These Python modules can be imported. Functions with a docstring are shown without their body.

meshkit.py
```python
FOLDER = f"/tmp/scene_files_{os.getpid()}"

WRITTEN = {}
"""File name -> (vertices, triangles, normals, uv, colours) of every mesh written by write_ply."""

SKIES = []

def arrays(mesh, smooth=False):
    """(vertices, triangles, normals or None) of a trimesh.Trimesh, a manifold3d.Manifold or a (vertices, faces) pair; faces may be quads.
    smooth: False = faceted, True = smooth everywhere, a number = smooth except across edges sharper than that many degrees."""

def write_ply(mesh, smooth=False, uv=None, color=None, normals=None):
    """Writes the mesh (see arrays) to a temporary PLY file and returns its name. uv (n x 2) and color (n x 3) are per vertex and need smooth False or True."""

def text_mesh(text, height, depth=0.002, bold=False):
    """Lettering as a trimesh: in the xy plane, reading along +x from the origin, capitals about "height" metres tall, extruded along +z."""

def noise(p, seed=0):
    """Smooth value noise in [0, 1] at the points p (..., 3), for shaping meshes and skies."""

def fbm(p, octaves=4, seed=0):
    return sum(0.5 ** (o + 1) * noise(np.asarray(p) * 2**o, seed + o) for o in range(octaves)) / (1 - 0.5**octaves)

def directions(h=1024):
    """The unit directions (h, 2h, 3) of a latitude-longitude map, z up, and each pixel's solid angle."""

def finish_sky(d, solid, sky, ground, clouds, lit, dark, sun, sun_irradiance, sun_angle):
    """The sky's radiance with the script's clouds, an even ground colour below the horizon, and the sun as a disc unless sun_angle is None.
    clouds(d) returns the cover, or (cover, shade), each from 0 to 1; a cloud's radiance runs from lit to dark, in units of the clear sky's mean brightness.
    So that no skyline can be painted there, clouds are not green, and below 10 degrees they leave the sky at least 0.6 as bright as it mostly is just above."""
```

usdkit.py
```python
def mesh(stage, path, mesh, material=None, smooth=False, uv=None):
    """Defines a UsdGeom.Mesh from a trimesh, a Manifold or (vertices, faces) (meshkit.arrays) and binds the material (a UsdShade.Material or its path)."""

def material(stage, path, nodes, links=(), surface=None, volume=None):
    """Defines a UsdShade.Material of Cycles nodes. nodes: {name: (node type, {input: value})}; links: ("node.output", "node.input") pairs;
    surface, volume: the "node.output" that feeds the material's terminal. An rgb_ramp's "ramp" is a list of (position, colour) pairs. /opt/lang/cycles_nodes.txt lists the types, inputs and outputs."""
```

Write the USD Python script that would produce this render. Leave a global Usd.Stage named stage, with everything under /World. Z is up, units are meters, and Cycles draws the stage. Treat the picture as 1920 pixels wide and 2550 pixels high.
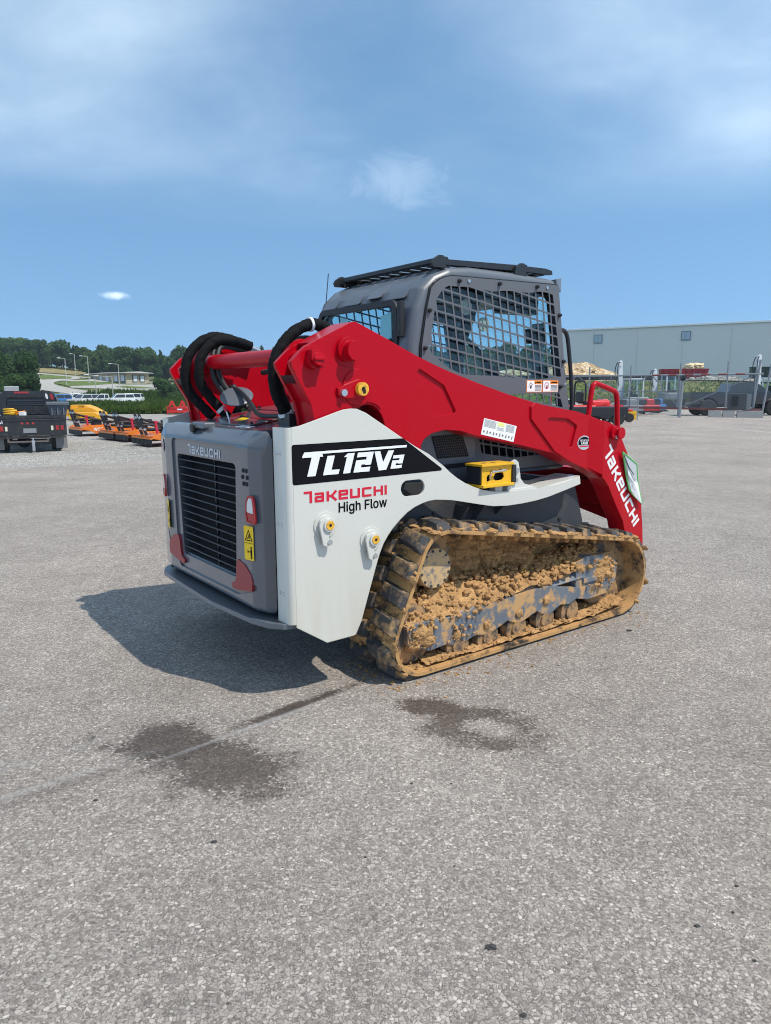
import math, random
import numpy as np, trimesh, manifold3d as m3
from shapely.geometry import Polygon, LineString, Point, box as sbox, MultiPolygon
from shapely.ops import unary_union
from shapely import affinity
from pxr import Usd, UsdGeom, UsdLux, UsdShade, Gf, Sdf
import usdkit, meshkit

stage = Usd.Stage.CreateInMemory()
UsdGeom.SetStageUpAxis(stage, UsdGeom.Tokens.z)
UsdGeom.SetStageMetersPerUnit(stage, 1.0)
UsdGeom.Xform.Define(stage, '/World')
UsdGeom.Scope.Define(stage, '/World/Looks')

# ---------------------------------------------------------------- camera, sky, sun, exposure
CAM_H = 1.6
cam = UsdGeom.Camera.Define(stage, '/World/camera')
cam.CreateHorizontalApertureAttr(36.0)
cam.CreateVerticalApertureAttr(36.0 * 2550 / 1920)
cam.CreateFocalLengthAttr(33.75)
cam.CreateClippingRangeAttr(Gf.Vec2f(0.05, 3000))
EXPOSURE = 0.30
cam.CreateExposureAttr(EXPOSURE)
_p, _r = math.atan(309 / 1800.), -0.0052
_F = np.array([0, math.cos(_p), -math.sin(_p)]); _R0 = np.array([1., 0, 0]); _U0 = np.cross(_R0, _F)
_R = _R0 * math.cos(_r) + _U0 * math.sin(_r); _U = -_R0 * math.sin(_r) + _U0 * math.cos(_r)
cam.AddTransformOp().Set(Gf.Matrix4d(*_R, 0, *_U, 0, *(-_F), 0, 0, 0, CAM_H, 1))

SUN = np.array([0.5636, -0.3027, 1.0]); SUN /= np.linalg.norm(SUN)
SKY_STRENGTH, SUN_INTENSITY = 0.15, 0.95
sky = UsdLux.DomeLight.Define(stage, '/World/sky')
def sky_material():
    n = {
        'tex': ('sky_texture', {'sky_type': 'single_scattering', 'sun_disc': False, 'sun_elevation': float(math.asin(SUN[2])),
                                'sun_rotation': float(math.atan2(SUN[0], SUN[1])), 'air_density': 1.0, 'aerosol_density': 0.0, 'ozone_density': 4.5, 'altitude': 200.0}),
        'tc': ('texture_coordinate', {}), 'lift': ('vector_math', {'math_type': 'multiply_add', 'vector2': (1, 1, .70), 'vector3': (0, 0, .30)}), 'ln': ('vector_math', {'math_type': 'normalize'}),
        'sep': ('separate_xyz', {}),
        # clouds lie in a layer: direction / (height + c)
        'den': ('math', {'math_type': 'add', 'value2': 0.30}),
        'px': ('math', {'math_type': 'divide'}), 'py': ('math', {'math_type': 'divide'}),
        'pc': ('combine_xyz', {'z': 0.0}),
        'map': ('mapping', {'location': (1.7, 4.35, 0.0), 'rotation': (0, 0, 0.35), 'scale': (0.75, 1.0, 1)}),
        'n1': ('noise_texture', {'scale': 1.3, 'detail': 7.0, 'roughness': 0.50, 'distortion': 0.35}),
        'r1': ('map_range', {'range_type': 'smoothstep', 'from_min': 0.25, 'from_max': 0.66, 'clamp': True}),
        'map2': ('mapping', {'location': (0.3, 2.1, 0.0), 'rotation': (0, 0, -0.5), 'scale': (0.9, 1.6, 1)}),
        'n2': ('noise_texture', {'scale': 3.2, 'detail': 9.0, 'roughness': 0.58, 'distortion': 0.5}),
        'r2': ('map_range', {'range_type': 'smoothstep', 'from_min': 0.3, 'from_max': 0.75, 'to_min': 0.62, 'to_max': 1.0, 'clamp': True}),
        'elev': ('map_range', {'range_type': 'smoothstep', 'from_min': 0.19, 'from_max': 0.30, 'clamp': True}),
        'c1': ('math', {'math_type': 'multiply'}), 'c2': ('math', {'math_type': 'multiply'}),
        'c3': ('math', {'math_type': 'multiply', 'value2': 0.50}),
        # a small cumulus low on the left and a wisp in the middle
        'nb': ('noise_texture', {'scale': 38.0, 'detail': 6.0, 'roughness': 0.6}),
        'nbs': ('math', {'math_type': 'multiply_add', 'value2': 1.5, 'value3': -0.75}),
        'mb': ('mapping', {'mapping_type': 'point', 'location': (0.3344 / .024, -0.9353 / .024, -0.1158 / .0072), 'scale': (1 / .024, 1 / .024, 1 / .0072)}),
        'lb': ('vector_math', {'math_type': 'length'}),
        'db': ('math', {'math_type': 'add'}),
        'rb': ('map_range', {'range_type': 'smoothstep', 'from_min': 1.0, 'from_max': 0.25, 'to_min': 0.0, 'to_max': 0.75, 'clamp': True}),
        'nw': ('noise_texture', {'scale': 15.0, 'detail': 7.0, 'roughness': 0.65, 'distortion': 1.2}),
        'nws': ('math', {'math_type': 'multiply_add', 'value2': 1.7, 'value3': -0.85}),
        'mw': ('mapping', {'mapping_type': 'point', 'location': (-0.012 / .10, -0.9655 / .10, -0.258 / .045), 'scale': (1 / .10, 1 / .10, 1 / .045)}),
        'lw': ('vector_math', {'math_type': 'length'}),
        'dw': ('math', {'math_type': 'add'}),
        'rw': ('map_range', {'range_type': 'smoothstep', 'from_min': 1.0, 'from_max': 0.1, 'to_min': 0.0, 'to_max': 0.20, 'clamp': True}),
        'm1': ('math', {'math_type': 'maximum'}), 'm2': ('math', {'math_type': 'maximum'}),
        'tint': ('mix_color', {'blend_type': 'multiply', 'fac': 1.0, 'b': (1.07, 1.20, 1.08), 'use_clamp': False}),
        'mix': ('mix_color', {'b': (6.3, 7.5, 8.3), 'use_clamp': False}),
        'bg': ('background_shader', {'strength': SKY_STRENGTH}),
    }
    l = [('tc.generated', 'lift.vector1'), ('lift.vector', 'ln.vector1'), ('ln.vector', 'tex.vector'), ('tc.generated', 'sep.vector'), ('sep.z', 'den.value1'), ('sep.x', 'px.value1'), ('den.value', 'px.value2'), ('sep.y', 'py.value1'), ('den.value', 'py.value2'),
         ('px.value', 'pc.x'), ('py.value', 'pc.y'), ('pc.vector', 'map.vector'), ('map.vector', 'n1.vector'), ('n1.fac', 'r1.value'),
         ('pc.vector', 'map2.vector'), ('map2.vector', 'n2.vector'), ('n2.fac', 'r2.value'), ('sep.z', 'elev.value'),
         ('r1.result', 'c1.value1'), ('r2.result', 'c1.value2'), ('c1.value', 'c2.value1'), ('elev.result', 'c2.value2'), ('c2.value', 'c3.value1'),
         ('tc.generated', 'nb.vector'), ('nb.fac', 'nbs.value1'), ('tc.generated', 'mb.vector'), ('mb.vector', 'lb.vector1'), ('lb.value', 'db.value1'), ('nbs.value', 'db.value2'), ('db.value', 'rb.value'),
         ('tc.generated', 'nw.vector'), ('nw.fac', 'nws.value1'), ('tc.generated', 'mw.vector'), ('mw.vector', 'lw.vector1'), ('lw.value', 'dw.value1'), ('nws.value', 'dw.value2'), ('dw.value', 'rw.value'),
         ('c3.value', 'm1.value1'), ('rb.result', 'm1.value2'), ('m1.value', 'm2.value1'), ('rw.result', 'm2.value2'),
         ('m2.value', 'mix.fac'), ('tex.color', 'tint.a'), ('tint.result', 'mix.a'), ('mix.result', 'bg.color')]
    return usdkit.material(stage, '/World/Looks/sky_air', n, l, surface='bg.background')
UsdShade.MaterialBindingAPI.Apply(sky.GetPrim()).Bind(sky_material())
sky.GetPrim().SetCustomDataByKey('label', 'blue sky with thin high white clouds')
sky.GetPrim().SetCustomDataByKey('category', 'sky'); sky.GetPrim().SetCustomDataByKey('kind', 'structure')
sun = UsdLux.DistantLight.Define(stage, '/World/sun')
sun.CreateIntensityAttr(SUN_INTENSITY); sun.CreateAngleAttr(0.53); sun.CreateNormalizeAttr(True); sun.CreateColorAttr(Gf.Vec3f(1.0, 0.935, 0.83))
_y = np.cross(SUN, [1, 0, 0]); _y /= np.linalg.norm(_y); _x = np.cross(_y, SUN)
sun.AddTransformOp().Set(Gf.Matrix4d(*_x, 0, *_y, 0, *SUN, 0, 0, 0, 30, 1))

# ---------------------------------------------------------------- helpers
_names = {}
def numbered(parent, name):
    k = (parent, name); i = _names.get(k, 0); _names[k] = i + 1
    return f'{parent}/{name}' if i == 0 else f'{parent}/{name}_{i:03d}'
def cat(*ms):
    ms = [m for m in (ms[0] if len(ms) == 1 and isinstance(ms[0], (list, tuple)) else ms) if m is not None and len(m.faces)]
    return trimesh.util.concatenate(ms)
def tag(prim, label=None, category=None, group=None, kind=None):
    for k, v in (('label', label), ('category', category), ('group', group), ('kind', kind)):
        if v: prim.SetCustomDataByKey(k, v)
    return prim
def obj(name, mesh, material, parent='/World', smooth=False, label=None, category=None, group=None, kind=None):
    parent = str(parent.GetPath()) if hasattr(parent, 'GetPath') else parent
    if isinstance(mesh, (list, tuple)): mesh = cat(list(mesh))
    p = usdkit.mesh(stage, numbered(parent, name), mesh, material, smooth=smooth).GetPrim()
    return tag(p, label, category, group, kind)
def thing(name, label, category, loc=(0, 0, 0), rot=0.0, group=None, parent='/World'):
    x = UsdGeom.Xform.Define(stage, numbered(parent, name)); x.AddTranslateOp().Set(Gf.Vec3d(*map(float, loc))); x.AddRotateZOp().Set(float(rot))
    return tag(x.GetPrim(), label, category, group)
def copy_of(src, name, label, category, loc, rot, group=None, scale=1.0):
    x = UsdGeom.Xform.Define(stage, numbered('/World', name)); x.AddTranslateOp().Set(Gf.Vec3d(*map(float, loc))); x.AddRotateZOp().Set(float(rot))
    if scale != 1.0: x.AddScaleOp().Set(Gf.Vec3f(*( [scale] * 3 if np.ndim(scale) == 0 else scale)))
    p = x.GetPrim(); p.GetReferences().AddInternalReference(src if isinstance(src, Sdf.Path) else src.GetPath()); p.SetInstanceable(True)
    return tag(p, label, category, group)
def bx(cx, cy, cz, sx, sy, sz, rz=0, ry=0, rx=0):
    m = trimesh.creation.box((sx, sy, sz))
    if rx: m.apply_transform(trimesh.transformations.rotation_matrix(rx, (1, 0, 0)))
    if ry: m.apply_transform(trimesh.transformations.rotation_matrix(ry, (0, 1, 0)))
    if rz: m.apply_transform(trimesh.transformations.rotation_matrix(rz, (0, 0, 1)))
    m.apply_translation((cx, cy, cz)); return m
def cyl(a, b, r, n=20, r2=None):
    a, b = np.asarray(a, float), np.asarray(b, float); d = b - a; L = np.linalg.norm(d)
    m = trimesh.creation.cylinder(r, L, sections=n)
    if r2 is not None:
        top = m.vertices[:, 2] > 0; m.vertices[top, :2] *= r2 / r
    m.apply_translation((0, 0, L / 2)); m.apply_transform(trimesh.geometry.align_vectors((0, 0, 1), d / L)); m.apply_translation(a); return m
def smooth_path(pts, n=8):
    p = np.asarray(pts, float); p = np.vstack([2 * p[0] - p[1], p, 2 * p[-1] - p[-2]]); out = []
    for i in range(1, len(p) - 2):
        for t in np.linspace(0, 1, n, endpoint=False):
            a, b, c, d = p[i - 1:i + 3]
            out.append(.5 * (2 * b + (c - a) * t + (2 * a - 5 * b + 4 * c - d) * t * t + (3 * b - a - 3 * c + d) * t ** 3))
    out.append(p[-2]); return np.array(out)
def tube(pts, r, n=12, wrinkle=None, cap=True):
    p = np.asarray(pts, float); t = np.gradient(p, axis=0); t /= np.linalg.norm(t, axis=1)[:, None]
    u = np.cross(t[0], (0.3, 0.2, 1)); u /= np.linalg.norm(u); V = []
    for i in range(len(p)):
        u = u - t[i] * (u @ t[i]); u /= np.linalg.norm(u); w = np.cross(t[i], u)
        a = np.linspace(0, 2 * np.pi, n, endpoint=False)
        rr = r if np.ndim(r) == 0 else r[i]
        rr = rr * np.ones(n) if wrinkle is None else rr * (1 + wrinkle(i, a))
        V.append(p[i] + (np.cos(a)[:, None] * u + np.sin(a)[:, None] * w) * rr[:, None])
    V = np.vstack(V); F = []
    for i in range(len(p) - 1):
        for j in range(n):
            a, b = i * n + j, i * n + (j + 1) % n
            F += [(a, b, b + n), (a, b + n, a + n)]
    if cap:
        c0, c1 = len(V), len(V) + 1; V = np.vstack([V, p[0], p[-1]]); e = (len(p) - 1) * n
        for j in range(n): F += [(c0, (j + 1) % n, j), (c1, e + j, e + (j + 1) % n)]
    return trimesh.Trimesh(V, np.array(F), process=False)
def polys(g):
    if g.is_empty: return []
    return [q for q in getattr(g, 'geoms', [g]) if isinstance(q, Polygon) and q.area > 1e-8]
def extrude(g, h):
    g = Polygon(g) if isinstance(g, (list, tuple, np.ndarray)) else g
    ms = [trimesh.creation.extrude_polygon(q, h, engine='earcut') for q in polys(g.buffer(0))]
    return cat(ms)
def place(m, o, u, v):
    u, v = np.asarray(u, float), np.asarray(v, float); u = u / np.linalg.norm(u); v = v - u * (u @ v); v = v / np.linalg.norm(v); w = np.cross(u, v)
    T = np.eye(4); T[:3, 0], T[:3, 1], T[:3, 2], T[:3, 3] = u, v, w, o
    m = m.copy(); m.apply_transform(T); return m
def ext_xz(g, y0, y1):            # polygon in (x, z), between y0 < y1
    return place(extrude(g, y1 - y0), (0, y1, 0), (1, 0, 0), (0, 0, 1))
def ext_yz(g, x0, x1):            # polygon in (y, z), between x0 < x1
    return place(extrude(g, x1 - x0), (x0, 0, 0), (0, 1, 0), (0, 0, 1))
def ext_xy(g, z0, z1):
    m = extrude(g, z1 - z0); m.apply_translation((0, 0, z0)); return m
def flipy(m):
    m = m.copy(); m.vertices[:, 1] *= -1; m.invert(); return m
def man(m):
    m = m.copy(); m.merge_vertices()
    return m3.Manifold(m3.Mesh(np.asarray(m.vertices, np.float32), np.asarray(m.faces, np.uint32)))
def tri(M):
    q = M.to_mesh(); return trimesh.Trimesh(q.vert_properties[:, :3], q.tri_verts, process=False)
def hull_balls(pts, r, n=16):
    S = []
    for i, p in enumerate(pts):
        rr = r if np.ndim(r) == 0 else r[i]
        S.append(m3.Manifold.sphere(rr, n).translate(tuple(map(float, p))))
    return m3.Manifold.batch_hull(S)
def rbox(x0, x1, y0, y1, z0, z1, r=.01, n=12):
    return tri(hull_balls([(x, y, z) for x in (x0 + r, x1 - r) for y in (y0 + r, y1 - r) for z in (z0 + r, z1 - r)], r, n))
def rpoly(pts, r, n=4):
    return Polygon(pts).buffer(-r).buffer(r, quad_segs=n) if r else Polygon(pts)
def rpoly2(pts, r, n=5):           # rounds convex and concave corners
    return Polygon(pts).buffer(r, quad_segs=n).buffer(-2 * r, quad_segs=n).buffer(r, quad_segs=n)
def text(s, h, depth=.001, bold=False): return meshkit.text_mesh(s, h, depth, bold)
RNG = np.random.default_rng(7)
def blob(r, c, seed=0, amp=.35, sub=2, sq=(1, 1, 1), f=1.6):
    m = trimesh.creation.icosphere(subdivisions=sub, radius=1.0); v = m.vertices
    d = meshkit.fbm(v * f + seed * 7.3 + 20, 3, seed) - .5
    m.vertices = v * (1 + 2 * amp * d)[:, None] * r * np.array(sq) + np.asarray(c); return m

# ---------------------------------------------------------------- materials
def mat(name, color, rough=.5, metal=0.0, var=.0, var_scale=6.0, bump=0.0, bump_scale=60., bump_dist=.004, bevel=0.0, coat=0.0, spec=.5, dust=None, dust_fac=(.5, .75), dust_scale=5., dust_amount=1.0, rough_var=0.0, emis=None, alpha=None, world=False):
    n = {'p': ('principled_bsdf', {'base_color': color, 'roughness': rough, 'metallic': metal, 'coat_weight': coat, 'coat_roughness': .06, 'specular_ior_level': spec}), 'g': ('texture_coordinate', {})}
    l = []; src = 'g.object'
    if world: n['gg'] = ('geometry', {}); src = 'gg.position'
    col = None
    if var:
        n['n'] = ('noise_texture', {'scale': var_scale, 'detail': 5.0, 'roughness': .6}); l.append((src, 'n.vector'))
        c = np.array(color); n['rv'] = ('rgb_ramp', {'ramp': [(.25, tuple(c * (1 - var))), (.75, tuple(np.minimum(c * (1 + var), 1)))]}); l += [('n.fac', 'rv.fac')]; col = 'rv.color'
    if dust:
        n['dn'] = ('noise_texture', {'scale': dust_scale, 'detail': 8.0, 'roughness': .68}); l.append((src, 'dn.vector'))
        n['dr'] = ('map_range', {'from_min': dust_fac[0], 'from_max': dust_fac[1], 'to_min': 0., 'to_max': dust_amount, 'clamp': True}); l.append(('dn.fac', 'dr.value'))
        n['dm'] = ('mix_color', {'a': color, 'b': dust}); l.append(('dr.result', 'dm.fac'))
        if col: l.append((col, 'dm.a'))
        col = 'dm.result'
        n['drr'] = ('map_range', {'from_min': 0., 'from_max': 1., 'to_min': rough, 'to_max': .9}); l += [('dr.result', 'drr.value'), ('drr.result', 'p.roughness')]
    elif rough_var:
        n['rn'] = ('noise_texture', {'scale': 3.0, 'detail': 6.0, 'roughness': .6}); l.append((src, 'rn.vector'))
        n['rr'] = ('map_range', {'from_min': .3, 'from_max': .7, 'to_min': max(rough - rough_var, .02), 'to_max': rough + rough_var}); l += [('rn.fac', 'rr.value'), ('rr.result', 'p.roughness')]
    if col: l.append((col, 'p.base_color'))
    nrm = None
    if bevel: n['bv'] = ('bevel', {'radius': bevel, 'samples': 4}); nrm = 'bv.bevel'
    if bump:
        n['bn'] = ('noise_texture', {'scale': bump_scale, 'detail': 4.0, 'roughness': .6}); n['b'] = ('bump', {'strength': bump, 'distance': bump_dist})
        l += [(src, 'bn.vector'), ('bn.fac', 'b.height')]
        if nrm: l.append((nrm, 'b.normal'))
        nrm = 'b.normal'
    if nrm: l.append((nrm, 'p.normal'))
    if emis: n['p'][1].update(emission_color=emis, emission_strength=1.0)
    return usdkit.material(stage, '/World/Looks/' + name, n, l, surface='p.BSDF')
DUST = (.42, .31, .19)
GREY = mat('grey_paint', (.100, .112, .130), .38, coat=.15, bevel=.006, dust=(.18, .17, .16), dust_fac=(.55, .95), dust_scale=7., dust_amount=.4)
GLOSSGREY = mat('grey_gloss_paint', (.072, .079, .090), .2, coat=.45, bevel=.008, dust=(.16, .15, .14), dust_fac=(.6, .98), dust_scale=8., dust_amount=.45)
SCREEN = mat('screen_paint', (.100, .108, .120), .5, var=.06, bevel=.002)
def splashed(name, color, rough, film, zr, amount, spots, coat=.15, spec=.5):
    # paint with a thin dirt film that thickens downwards and small dried splashes
    n = {'tc': ('texture_coordinate', {}), 'p': ('principled_bsdf', {'coat_weight': coat, 'coat_roughness': .08, 'specular_ior_level': spec}), 'sp': ('separate_xyz', {}),
         'zr': ('map_range', {'range_type': 'smoothstep', 'from_min': zr[0], 'from_max': zr[1], 'to_min': 0., 'to_max': 1., 'clamp': True}),
         'st': ('mapping', {'scale': (9., 9., 1.6)}), 'n1': ('noise_texture', {'scale': 1.0, 'detail': 6.0, 'roughness': .65}), 'nr': ('map_range', {'from_min': .32, 'from_max': .70, 'clamp': True}),
         'f1': ('math', {'math_type': 'multiply'}), 'f2': ('math', {'math_type': 'multiply', 'value2': amount}),
         'n2': ('noise_texture', {'scale': 42., 'detail': 7.0, 'roughness': .7}), 'sr': ('map_range', {'from_min': spots[0], 'from_max': spots[1], 'to_min': 0., 'to_max': .7, 'clamp': True}), 'n3': ('noise_texture', {'scale': 3.2, 'detail': 4.0}), 'n3r': ('map_range', {'from_min': .46, 'from_max': .66, 'clamp': True}), 'f3': ('math', {'math_type': 'multiply'}),
         'mx': ('math', {'math_type': 'maximum'}), 'm': ('mix_color', {'a': color, 'b': film}), 'rr': ('map_range', {'from_min': 0., 'from_max': .7, 'to_min': rough, 'to_max': .85}),
         'sc': ('noise_texture', {'scale': 2.0, 'detail': 8.0, 'roughness': .7, 'distortion': 1.0}), 'scr': ('map_range', {'from_min': .3, 'from_max': .7, 'to_min': -.07, 'to_max': .09}), 'ra': ('math', {'math_type': 'add'}), 'bv': ('bevel', {'radius': .005, 'samples': 4})}
    l = [('tc.object', 'sp.vector'), ('sp.z', 'zr.value'), ('tc.object', 'st.vector'), ('st.vector', 'n1.vector'), ('n1.fac', 'nr.value'), ('zr.result', 'f1.value1'), ('nr.result', 'f1.value2'), ('f1.value', 'f2.value1'),
         ('tc.object', 'n2.vector'), ('n2.fac', 'sr.value'), ('tc.object', 'n3.vector'), ('n3.fac', 'n3r.value'), ('sr.result', 'f3.value1'), ('n3r.result', 'f3.value2'), ('f2.value', 'mx.value1'), ('f3.value', 'mx.value2'), ('mx.value', 'm.fac'), ('m.result', 'p.base_color'),
         ('mx.value', 'rr.value'), ('tc.object', 'sc.vector'), ('sc.fac', 'scr.value'), ('rr.result', 'ra.value1'), ('scr.result', 'ra.value2'), ('ra.value', 'p.roughness'), ('bv.bevel', 'p.normal')]
    return usdkit.material(stage, '/World/Looks/' + name, n, l, surface='p.BSDF')
WHITE = splashed('white_paint', (.55, .55, .505), .30, (.40, .32, .17), (.95, .25), .42, (.60, .74))
RED = splashed('red_paint', (.40, .0008, .009), .30, (.42, .10, .06), (1.3, .2), .10, (.64, .80), coat=.05, spec=.16)
CHASSIS = mat('chassis_paint', (.035, .038, .044), .55, var=.2, var_scale=5., dust=(.20, .15, .10), dust_fac=(.55, .9), dust_scale=6., dust_amount=.5, bevel=.004)
BLACK = mat('black_plastic', (.012, .012, .013), .5, bevel=.003, bump=.08)
BLACKMETAL = mat('black_metal', (.015, .016, .018), .4, bevel=.003)
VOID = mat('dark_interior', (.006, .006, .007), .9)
RUBBER = mat('black_hose_rubber', (.014, .014, .015), .55, bump=.12, bump_scale=90.)
SLEEVE = mat('black_fabric_sleeve', (.006, .006, .007), .8, spec=.15, bump=.5, bump_scale=140., bump_dist=.003)
STEEL = mat('bright_steel', (.62, .62, .62), .3, metal=1.0, bevel=.002)
ZINC = mat('zinc_plated', (.55, .56, .57), .35, metal=.9, dust=(.4, .3, .2), dust_fac=(.55, .9), dust_scale=40.)
YELLOW = mat('yellow_paint', (.72, .40, .012), .4, bevel=.004, var=.06)
YSTICK = mat('yellow_sticker', (.78, .50, .01), .4)
YPLUG = mat('yellow_plug', (.70, .38, .03), .5, var=.25, var_scale=60., dust=(.25, .12, .03), dust_fac=(.5, .75), dust_scale=70.)
INK = mat('black_print', (.008, .008, .010), .5, spec=.05)
REDINK = mat('red_print', (.55, .006, .03), .4)
WHITEINK = mat('white_print', (.74, .75, .76), .4)
SILVERINK = mat('silver_print', (.42, .44, .47), .3)
GREENINK = mat('green_print', (.12, .50, .12), .5)
ORANGEINK = mat('orange_print', (.80, .24, .02), .45)
PAPER = mat('white_paper', (.78, .78, .77), .6, var=.03)
BLUEPAPER = mat('pale_blue_paper', (.62, .80, .80), .7)
REFLECT = mat('red_reflector', (.21, .012, .020), .35, bump=.4, bump_scale=220., bump_dist=.002)
LAMPRED = mat('red_lamp_lens', (.32, .018, .022), .15, coat=.4)
LAMPCLEAR = mat('clear_lamp_lens', (.62, .60, .58), .15, bump=.5, bump_scale=110., bump_dist=.004, coat=.5)
MUD = mat('tan_mud', (.47, .272, .118), .95, var=.35, var_scale=18., bump=1.0, bump_scale=55., bump_dist=.02, spec=.15, dust=(.25, .140, .062), dust_fac=(.46, .78), dust_scale=5., dust_amount=.8)
TRACK = mat('muddy_track_rubber', (.026, .026, .027), .7, dust=(.44, .25, .10), dust_fac=(.36, .50), dust_scale=7., bump=.5, bump_scale=60., bump_dist=.006, spec=.3)
LUG = mat('track_lug_rubber', (.034, .034, .035), .66, dust=(.36, .22, .10), dust_fac=(.49, .68), dust_scale=13., bump=.4, bump_scale=90., bump_dist=.004, bevel=.008)
UNDER = mat('undercarriage_steel', (.115, .135, .160), .5, var=.15, bevel=.008, dust=(.44, .26, .11), dust_fac=(.48, .57), dust_scale=9., bump=.25, bump_scale=80.)
ROLLER = mat('muddy_roller_steel', (.06, .052, .045), .6, dust=(.34, .20, .09), dust_fac=(.42, .56), dust_scale=14., bump=.4, bump_scale=60.)
HUB = mat('muddy_hub_steel', (.15, .15, .15), .6, dust=(.48, .33, .17), dust_fac=(.36, .50), dust_scale=26., bump=.3, bump_scale=90.)
def glass(name, tint=(.78, .93, .95), f=1.0):
    n = {'t': ('transparent_bsdf', {'color': tuple(math.sqrt(c) for c in tint)}), 'g': ('glossy_bsdf', {'color': (1, 1, 1), 'roughness': .0}), 'fr': ('layer_weight', {'blend': .5}), 'pw': ('math', {'math_type': 'power', 'value2': 5.0}), 'sc': ('math', {'math_type': 'multiply_add', 'value2': .55, 'value3': .025}), 'm': ('mix_closure', {})}
    return usdkit.material(stage, '/World/Looks/' + name, n, [('fr.facing', 'pw.value1'), ('pw.value', 'sc.value1'), ('sc.value', 'm.fac'), ('t.BSDF', 'm.closure1'), ('g.BSDF', 'm.closure2')], surface='m.closure')
GLASS = glass('cab_glass'); TINTED = glass('tinted_pane', (.62, .84, .88))
CARGLASS = mat('vehicle_glass', (.012, .016, .02), .06, coat=.5)

# ---------------------------------------------------------------- ground and terrain
def sstep(a, b, x):
    t = np.clip((np.asarray(x, float) - a) / (b - a), 0, 1); return t * t * (3 - 2 * t)
def hgt(X, Y):
    X, Y = np.asarray(X, float), np.asarray(Y, float); Yp = np.maximum(Y, 0)
    L = np.interp(Yp, [0, 9, 24, 66, 90, 118, 150, 190, 235, 262, 300, 400, 800], [0, 0, -.5, -.5, -.9, -.8, .3, 1.6, 2.9, 4.0, 6.0, 9, 13])
    L = np.where(Yp < 24, -.5 * sstep(9, 24, Yp), L)
    R = np.interp(Yp, [0, 40, 44, 52, 56, 68, 120, 300, 800], [0, 0, -.18, -.18, .4, 2.2, 2.5, 5.5, 12])
    t = X / np.maximum(Y, 14)
    L = L + sstep(-.30, -.52, t) * np.clip((Yp - 150) / 110, 0, 1.6) * 4.4
    w = sstep(-.22, .12, t)
    return L * (1 - w) + R * w
def drape(g, step, dz, jitter=0.0):
    V, F = [], []; n = 0
    x0, y0, x1, y1 = g.bounds; from shapely.prepared import prep; pg = prep(g)
    xs = np.arange(math.floor(x0 / step), math.ceil(x1 / step) + 1) * step; ys = np.arange(math.floor(y0 / step), math.ceil(y1 / step) + 1) * step
    for a, b in zip(xs[:-1], xs[1:]):
        for c, d in zip(ys[:-1], ys[1:]):
            cell = sbox(a, c, b, d)
            if pg.contains(cell):
                V += [(a, c), (b, c), (b, d), (a, d)]; F += [(n, n + 1, n + 2), (n, n + 2, n + 3)]; n += 4
            elif pg.intersects(cell):
                for q in polys(cell.intersection(g)):
                    v, f = trimesh.creation.triangulate_polygon(q, engine='earcut')
                    V += [tuple(p) for p in v]; F += [tuple(int(i) + n for i in (r if np.cross(v[r[1]] - v[r[0]], v[r[2]] - v[r[0]]) > 0 else r[::-1])) for r in f]; n += len(v)
    V = np.array(V); z = hgt(V[:, 0], V[:, 1]) + dz
    m = trimesh.Trimesh(np.column_stack([V, z]), np.array(F), process=False); m.merge_vertices(digits_vertex=4); return m
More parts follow.
